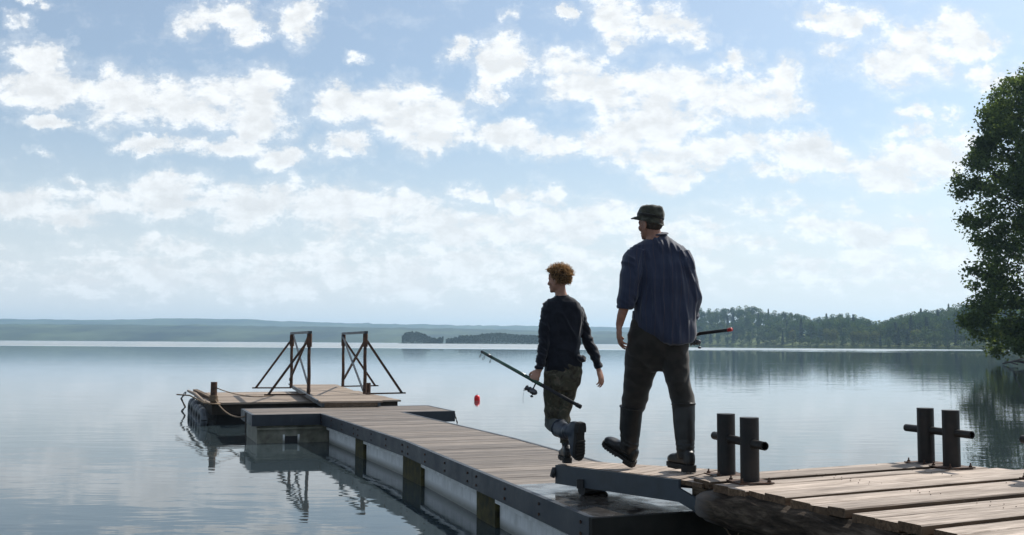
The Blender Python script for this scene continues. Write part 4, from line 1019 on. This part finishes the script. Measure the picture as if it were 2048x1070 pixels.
def shirt_base(co, n):
    z = co.z
    if co.x < armx and z < armz + .1:      # sleeve: creases across
        v = noise.noise(Vector((co.x * 6, co.y * 6, z * 13 + co.x * 9))); w2 = noise.noise(co * 9); return .009 * (1 - abs(v) * 3) * (.5 + w2) + .006 * w2
    top = dp(1330, 480, MY).z; t = (top - z)
    # folds fan out from the right shoulder blade
    x0 = dp(1322, 470, MY).x; fan = (co.x - x0) / (.30 + .55 * max(0, t))
    a = noise.noise(Vector((fan * 7.5, t * 1.7, 3))); b = noise.noise(Vector((fan * 17, t * 3.4, 7))); c = noise.noise(Vector((co.x * 6 + t * 4, t * 6 - co.x * 3, 1)))
    w = min(1, max(.25, t * 5))
    fr = max(0, 1 - abs(a) * 5.5); mk = min(1, max(.15, .55 + 1.6 * noise.noise(Vector((co.x * 4 + 3, t * 3.5, 5)))))
    if t < .22: mk = max(mk, .8)
    return w * (.010 * fr * mk + .006 * b * mk * .6 + .020 * c) - .006
shirt = fuse('shirt', shb, .0055, m_shirt, man, mo, 3, shirt_disp)
# collar, cuffs
bm = BM(); cz = dp(1315, 467, MY + .05); cpts = [Vector((cz.x + .062 * cos(a), cz.y - .01 + .058 * sin(a), cz.z + .012 * sin(a + .5) - .004)) for a in [2 * pi * i / 30 for i in range(31)]]
loft(bm, cpts, [(.020, .008)] * 31, 10, hint=Vector((0, 0, 1)), caps=False); done('collar', bm, m_shirt, shirt, mo, smooth=True)
def ringband(bm, c, t, r, h, th):
    t = Vector(t).normalized(); s = t.cross(Vector((0, 1, 0))).normalized(); o = t.cross(s)
    loft(bm, [c + s * (r * cos(2 * pi * i / 24)) + o * (r * sin(2 * pi * i / 24)) for i in range(25)], [(h, th)] * 25, 10, hint=Vector(t).cross(s) * 0 + t, caps=False)
bm = BM(); ringband(bm, dp(1249, 614, 7.40), (0.1, 0, 1), .050, .010, .016); done('cuff', bm, m_shirt, shirt, mo, smooth=True)
bm = BM(); ringband(bm, dp(1384, 630, 7.58), (0, -.8, 1), .046, .010, .016); done('cuff', bm, m_shirt, shirt, mo, smooth=True)
bm = BM(); yk = [dp(x, y, MY - b) for x, y, b in ((1272, 497, .085), (1290, 499, .122), (1312, 500, .137), (1335, 500, .135), (1358, 501, .115))]
# trousers
tb2 = BM()
stack(tb2, pxs([(638, 1266, 1374, MY, .12), (665, 1258, 1376, MY + .01, .13), (690, 1253, 1376, MY + .02, .13), (710, 1256, 1374, MY + .03, .115), (728, 1275, 1362, MY + .04, .09), (742, 1300, 1338, MY + .05, .05)]), 32, 2)
stack(tb2, pxs([(690, 1252, 1318, 7.50, .115), (730, 1250, 1316, 7.56, .11), (760, 1249, 1306, 7.62, .10), (790, 1246, 1297, 7.68, .095), (812, 1245, 1290, 7.73, .088), (824, 1245, 1286, 7.75, .08)]), 24, 2)
stack(tb2, pxs([(690, 1316, 1376, 7.47, .115), (730, 1320, 1377, 7.46, .11), (760, 1331, 1380, 7.44, .10), (790, 1340, 1386, 7.42, .092), (808, 1344, 1388, 7.40, .085), (818, 1346, 1387, 7.40, .078)]), 24, 2)
f1 = folds(.012, 6, 6, 3, 5)
fuse('trousers', tb2, .0062, m_trous, man, mo, 12, f1)
boot(man, mo, dp(1263.5, 814, 7.73), .089, dp(1260, 890, 7.77), Vector((-.66, .50, .44)), Vector((-.30, .1, .9)), m_bootm, 1.02, mid=dp(1260, 858, 7.76))
boot(man, mo, dp(1367, 808, 7.40), .084, Vector((dp(1371, 905, 7.36).x, 7.36, DK + .002 + .036 * 1.05 + .105 * 1.05)), Vector((-.34, .94, 0)), Vector((0, 0, 1)), m_bootm, 1.05, mid=dp(1369, 862, 7.38))
# hat
hb = BM(); hu = (Vector((.20, -.08, 1))).normalized(); hside = hf.cross(hu).normalized(); hff = hu.cross(hside)
hc2 = dp(1301, 434, MY + .03)
def hring(bm, r_f, r_s, up_, sh=0, tilt=0): return [bm.verts.new(hc2 + hff * (r_f * cos(a) + sh) + hside * (r_s * sin(a)) + hu * (up_ + tilt * cos(a))) for a in [2 * pi * i / 36 for i in range(36)]]
prof = [(.146, .100, -.040, .020, .006), (.124, .096, -.024, .010, .004), (.106, .090, -.014, 0, 0), (.106, .090, .000, 0, 0), (.107, .091, .018, 0, 0), (.104, .088, .042, 0, 0), (.099, .084, .061, 0, -.002), (.084, .073, .079, 0, -.005), (.058, .052, .089, 0, -.006), (.02, .018, .087, 0, 0)]
rs = [hring(hb, *p) for p in prof]
for r0, r1 in zip(rs, rs[1:]):
    for i in range(36): hb.faces.new((r0[i], r0[(i + 1) % 36], r1[(i + 1) % 36], r1[i]))
hb.faces.new(rs[-1])
inn = [(.142, .096, -.042, .020, .006), (.120, .092, -.028, .010, .004), (.101, .086, -.018, 0, 0), (.099, .084, .03, 0, 0)]
ri = [hring(hb, *p) for p in inn]
for i in range(36):
    j = (i + 1) % 36; hb.faces.new((rs[0][j], rs[0][i], ri[0][i], ri[0][j]))
for r0, r1 in zip(ri, ri[1:]):
    for i in range(36): hb.faces.new((r0[(i + 1) % 36], r0[i], r1[i], r1[(i + 1) % 36]))
hb.faces.new(ri[-1][::-1])
bmesh.ops.subdivide_edges(hb, edges=hb.edges, cuts=1, use_grid_fill=True)
for v in hb.verts: v.co += Vector((noise.noise(v.co * 22), noise.noise(v.co * 22 + Vector((3, 0, 0))), noise.noise(v.co * 22 + Vector((0, 7, 0))))) * .009
hat = done('hat', hb, m_hat, man, mo, smooth=True)
bm = BM(); loft(bm, [hc2 + hff * (.1085 * cos(a)) + hside * (.0925 * sin(a)) + hu * .006 for a in [2 * pi * i / 36 for i in range(37)]], [(.003, .011)] * 37, 8, hint=hu, caps=False); done('hat_band', bm, m_trous, hat, mo, smooth=True)
# cropped hair at the nape
bm = BM(); ell(bm, hc - hf * .022 + Vector((0, 0, .006)), (.076, .084, .066), hf, (0, 0, 1), 24)
fuse('hair', bm, .006, m_hairm, man, mo, 1, lambda co, n: .003 * noise.noise(co * 90) if (co - hc).dot(hf) < .01 else -.02)
# his rod
rodM = thing('fishing_rod', rodB, 'black collapsed fishing rod with a red butt cap, held in front of the man', 'fishing rod')
rE = rodB + rdir * .46
bm = BM(); cyl(bm, rodA + rdir * .03, rodA + rdir * .30, .0125, 14); done('handle', bm, m_grip, rodM, rodB, smooth=True)
bm = BM(); cyl(bm, rodA + rdir * .30, rE, .0095, 14, .008); done('pole', bm, m_poleb, rodM, rodB, smooth=True)
bm = BM(); cyl(bm, rodA - rdir * .002, rodA + rdir * .032, .0145, 14, .0145); done('butt_cap', bm, m_redcap, rodM, rodB, smooth=True)
def reel(root, org, c, d, upn, k=1.0):
    """spinning reel hanging on -upn side of point c, rod direction d"""
    d = d.normalized(); upn = (upn - d * upn.dot(d)).normalized(); s = d.cross(upn)
    bm = BM(); bar(bm, c - d * .045 * k - upn * .012, c + d * .045 * k - upn * .012, .012, .006, upn); loft(bm, [c - upn * .012, c - upn * .05 * k, c - upn * .065 * k - d * .005], [.006, .006, .012], 8)
    body = c - upn * .075 * k; loft(bm, [body - d * .045 * k, body - d * .03 * k, body, body + d * .02 * k], [.012 * k, .022 * k, .024 * k, .019 * k], 14); done('reel_body', bm, m_reel, root, org, smooth=True)
    bm = BM(); loft(bm, [body + d * x * k for x in (.022, .026, .030, .050, .054, .058)], [.022 * k, .024 * k, .017 * k, .017 * k, .023 * k, .021 * k], 18); done('spool', bm, m_reel, root, org, smooth=True)
    bm = BM(); loft(bm, [body + d * .02 * k + s * .026 * k, body + d * .055 * k + s * .030 * k - upn * .01 * k, body + d * .068 * k - upn * .028 * k, body + d * .055 * k - s * .028 * k - upn * .008 * k, body + d * .02 * k - s * .026 * k], .0025, 6); done('bail_arm', bm, m_steel, root, org, smooth=True)
    bm = BM(); h0 = body + s * .02 * k; h1 = body + s * .055 * k; h2 = h1 - upn * .045 * k + d * .02 * k; loft(bm, [h0, h1, h2], .004, 6); loft(bm, [h2 - s * .005, h2 + s * .012, h2 + s * .028], [.006, .010, .007], 8); done('crank_handle', bm, m_reel, root, org, smooth=True)
reel(rodM, rodB, rodA.lerp(rodB, .80), rdir, Vector((0, 0, 1)), .85)

# ---- the boy
BY = 8.22
bo = dp(1133, 925, 8.2)
bm = BM()
bh = dp(1117, 561, BY - .02); bf = Vector((-.86, .51, -.03))
head(bm, bh, bf, .90)
loft(bm, [bh + Vector((.008, 0, -.03)), dp(1121, 585, BY - .01), dp(1125, 603, BY)], [.046, .046, .060], 16)
stack(bm, pxs([(596, 1108, 1140, BY, .05), (610, 1102, 1145, BY, .06), (650, 1100, 1148, BY, .075), (700, 1100, 1148, BY, .075), (745, 1100, 1148, BY, .075)]))
limb(bm, [(1108, 740, 8.22), (1106, 800, 8.28), (1104, 842, 8.30), (1122, 856, 8.12), (1138, 862, 7.98)], [.045, .04, .035, .032, .03])
limb(bm, [(1138, 740, 8.24), (1134, 800, 8.25), (1130, 850, 8.25), (1131, 900, 8.23)], [.04, .035, .03, .028])
limb(bm, [(1098, 628, 8.2), (1089, 665, 8.17), (1083, 705, 8.14), (1077, 738, 8.12)], [.028, .030, .028, .022])
limb(bm, [(1150, 626, 8.24), (1168, 662, 8.26), (1183, 700, 8.27), (1197, 736, 8.26)], [.028, .030, .028, .022])
rA = dp(963, 703, 8.42); rB_ = dp(1160, 813, 7.86); bd = (rB_ - rA).normalized()
def rod_at(px):
    t = min((abs(1024 + F * rA.lerp(rB_, i / 400).x / rA.lerp(rB_, i / 400).y - px), i) for i in range(401))[1] / 400; return rA.lerp(rB_, t)
gp = rod_at(1069)
# left hand wraps the pole: wrist just above it, palm facing the pole's far/inner side
hw = dp(1077, 741, 8.12)
pdn = (gp - hw)
hand(bm, hw, (pdn.normalized() + Vector((-.15, 0, -.1))).normalized(), Vector((.45, .85, .1)), -1, .98, (1.05, 1.45, 1.0), .03, .75, .7)
hand(bm, dp(1197, 738, 8.26), Vector((.30, .05, -1)), Vector((-.75, .55, 0)), 1, .95, (.25, .40, .35), .05, .45, .35)
boy = fuse('person', bm, .0045, m_skin, None, bo, 2)
tag(boy, 'curly blond boy in navy sweater and camouflage trousers, mid-stride with a green rod', 'person')
sb = BM()
stack(sb, pxs([(592, 1110, 1137, BY, .05), (598, 1098, 1149, BY, .065), (605, 1087, 1160, BY, .08), (618, 1083, 1166, BY, .092), (650, 1082, 1165, BY, .10), (680, 1083, 1162, BY, .10), (700, 1083, 1160, BY, .10), (718, 1085, 1163, BY, .105), (732, 1087, 1164, BY, .105), (745, 1091, 1158, BY, .09)]), 32, 2.3)
loft(sb, [dp(*p) for p in ((1101, 612, 8.2), (1095, 621, 8.19), (1090, 655, 8.17), (1088, 690, 8.15), (1083, 716, 8.13), (1078, 737, 8.12))], [.030, .048, .048, .044, .040, .032], 18)
loft(sb, [dp(*p) for p in ((1148, 610, 8.23), (1156, 622, 8.24), (1165, 650, 8.26), (1175, 680, 8.27), (1185, 700, 8.27), (1192, 718, 8.26), (1198, 735, 8.26))], [.030, .046, .048, .046, .043, .036, .029], 18)
ell(sb, dp(1161, 716, 8.16), (.045, .05, .028), (0, 1, 0), (.4, 0, 1))
xl = dp(1092, 660, 8.2).x; xr = dp(1164, 660, 8.2).x
def sw_disp(co, n):
    if co.x < xl or co.x > xr: v = noise.noise(Vector((co.x * 9, co.y * 9, co.z * 24 + co.x * 14))); return .008 * (1 - abs(v) * 3)
    zt = dp(1120, 600, BY).z; t = zt - co.z
    a = noise.noise(Vector((co.x * 10 - t * 3, t * 5, 2))); b = noise.noise(Vector((co.x * 9, t * 14, 6)))
    return .009 * max(0, 1 - abs(a) * 4) + .006 * b * min(1, t * 2.5) - .003
sweater = fuse('sweater', sb, .0055, m_sweat, boy, bo, 3, sw_disp)
bm = BM(); ringband(bm, dp(1123, 592, BY), (-.1, -.1, 1), .050, .012, .007); done('collar', bm, m_sweat, sweater, bo, smooth=True)
bm = BM(); ringband(bm, dp(1078, 735, 8.12), (.1, 0, 1), .030, .008, .014); done('cuff', bm, m_sweat, sweater, bo, smooth=True)
bm = BM(); ringband(bm, dp(1197, 733, 8.26), (-.3, 0, 1), .027, .008, .014); done('cuff', bm, m_sweat, sweater, bo, smooth=True)
tb3 = BM()
stack(tb3, pxs([(728, 1092, 1162, BY, .095), (745, 1088, 1164, BY, .10), (765, 1088, 1161, BY, .10), (780, 1089, 1154, BY, .09)]), 30)
stack(tb3, pxs([(750, 1088, 1130, 8.21, .09), (780, 1087, 1128, 8.23, .085), (810, 1088, 1127, 8.26, .08), (830, 1089, 1126, 8.28, .075), (842, 1092, 1124, 8.29, .06)]), 24, 2)
stack(tb3, pxs([(750, 1122, 1162, 8.24, .09), (780, 1118, 1155, 8.24, .08), (805, 1116, 1147, 8.24, .072), (828, 1115, 1140, 8.24, .066), (850, 1117, 1141, 8.24, .06), (885, 1120, 1141, 8.24, .05)]), 24, 2)
fuse('trousers', tb3, .0055, m_camo, boy, bo, 2, folds(.009, 9, 10, 5, 8))
kb = BM(); loft(kb, [dp(*p) for p in ((1102, 832, 8.29), (1103, 846, 8.28), (1112, 853, 8.20), (1124, 859, 8.10))], [.050, .062, .060, .055], 18)
fuse('knee_cloth', kb, .006, m_knee, boy, bo, 2, folds(.005, 14, 14, 8, 8))
boot(boy, bo, dp(1119, 856, 8.14), .070, dp(1141, 862, 7.96), Vector((-.02, .13, -1)), Vector((-.62, .78, .08)), m_bootb, .97, mid=dp(1131, 864, 8.04))
boot(boy, bo, dp(1131, 872, 8.235), .044, Vector((dp(1133, 905, 8.22).x, 8.22, bo.z + .141 * .88)), Vector((-.12, 1, 0)), Vector((0, 0, 1)), m_bootm, .88)
# curly hair
random.seed(77); bm = BM(); fr = bf.normalized(); sr_ = fr.cross(Vector((0, 0, 1))).normalized(); ur = sr_.cross(fr)
hcn = bh - fr * .012 + ur * .030
cnt = 0
while cnt < 950:
    d = Vector((random.gauss(0, 1), random.gauss(0, 1), random.gauss(0, 1))).normalized()
    a, b, c = d.dot(sr_), d.dot(fr), d.dot(ur)
    if b > .45 and c < .45: continue                # face
    if c < -.62: continue
    if c < -.1 and b > .05: continue
    base = hcn + sr_ * (a * .070) + fr * (b * .084) + ur * (c * .078)
    L_ = random.uniform(.024, .046) * (1.25 if c > .1 else .7); t1 = d.cross(Vector((random.gauss(0, 1), random.gauss(0, 1), random.gauss(0, 1)))).normalized(); t2 = d.cross(t1)
    rc = random.uniform(.005, .010); turns = random.uniform(.8, 1.6); ph = random.uniform(0, 6.28); n = 9; pts = []; dro = Vector((0, 0, -1)) * random.uniform(0, .010)
    for i in range(n):
        q = i / (n - 1); pts.append(base + d * L_ * q + t1 * (rc * q ** .4 * cos(ph + turns * 2 * pi * q)) + t2 * (rc * q ** .4 * sin(ph + turns * 2 * pi * q)) + dro * q * q)
    loft(bm, pts, [.0030 - .0020 * i / (n - 1) for i in range(n)], 4); cnt += 1
hr = done('hair', bm, m_hairb, boy, bo, smooth=True)
bm = BM(); ell(bm, hcn - fr * .010 + ur * .004, (.076, .084, .080), fr, ur, 24)
done('hair_base', bm, plain('dark_blond_underhair', (.07, .045, .028), .9, 0, .4, 50, .6, .2), hr, bo, smooth=True)
# his rod
rodR = thing('fishing_rod', gp, 'green telescopic fishing rod with reel, carried low in the boy\'s left hand', 'fishing rod')
g1 = rod_at(1085)
bm = BM(); cyl(bm, rA + bd * .03, g1, .0125, 16, .0155); done('pole', bm, m_pole, rodR, gp, smooth=True)
bm = BM(); cyl(bm, g1, rB_, .0145, 16, .0140); cyl(bm, rB_ - bd * .035, rB_ + bd * .008, .0175, 16, .0175); done('handle', bm, m_grip, rodR, gp, smooth=True)
bm = BM(); cyl(bm, rA, rA + bd * .12, .0115, 16, .0135); done('tip_cap', bm, m_poleb, rodR, gp, smooth=True)
for px, rg_ in ((965, .010), (972, .013), (985, .009)):
    bm = BM(); c = rod_at(px); torus(bm, c + Vector((-.015, 0, -.038)), bd, rg_, .0022, 14, 6); loft(bm, [c, c + Vector((-.012, 0, -.038 + rg_))], .0025, 6); done('line_guide', bm, m_reel, rodR, gp)
reel(rodR, gp, rod_at(1072) + bd * .01, -bd, Vector((.35, 0, .94)), 1.05)
bm = BM(); c = dp(1046, 794, 8.05); loft(bm, [dp(1048, 782, 8.12), c, c + Vector((.001, 0, -.05))], .0012, 5); done('line', bm, m_reel, rodR, gp)
# ---------------------------------------------------------------- haze
mv = bpy.data.materials.new('haze_air'); mv.use_nodes = True; t = mv.node_tree; t.nodes.clear()
pv = t.nodes.new('ShaderNodeVolumePrincipled'); pv.inputs['Color'].default_value = (.52, .77, 1, 1); pv.inputs['Density'].default_value = 1.45e-4
pv.inputs['Anisotropy'].default_value = .35
ov = t.nodes.new('ShaderNodeOutputMaterial'); t.links.new(pv.outputs[0], ov.inputs['Volume'])
bm = BM(); prism(bm, [(-8900, -290), (8900, -290), (8900, 7500), (-8900, 7500)], -3, 150)
tag(done('haze', bm, mv), 'thin blue haze over the lake', kind='stuff')
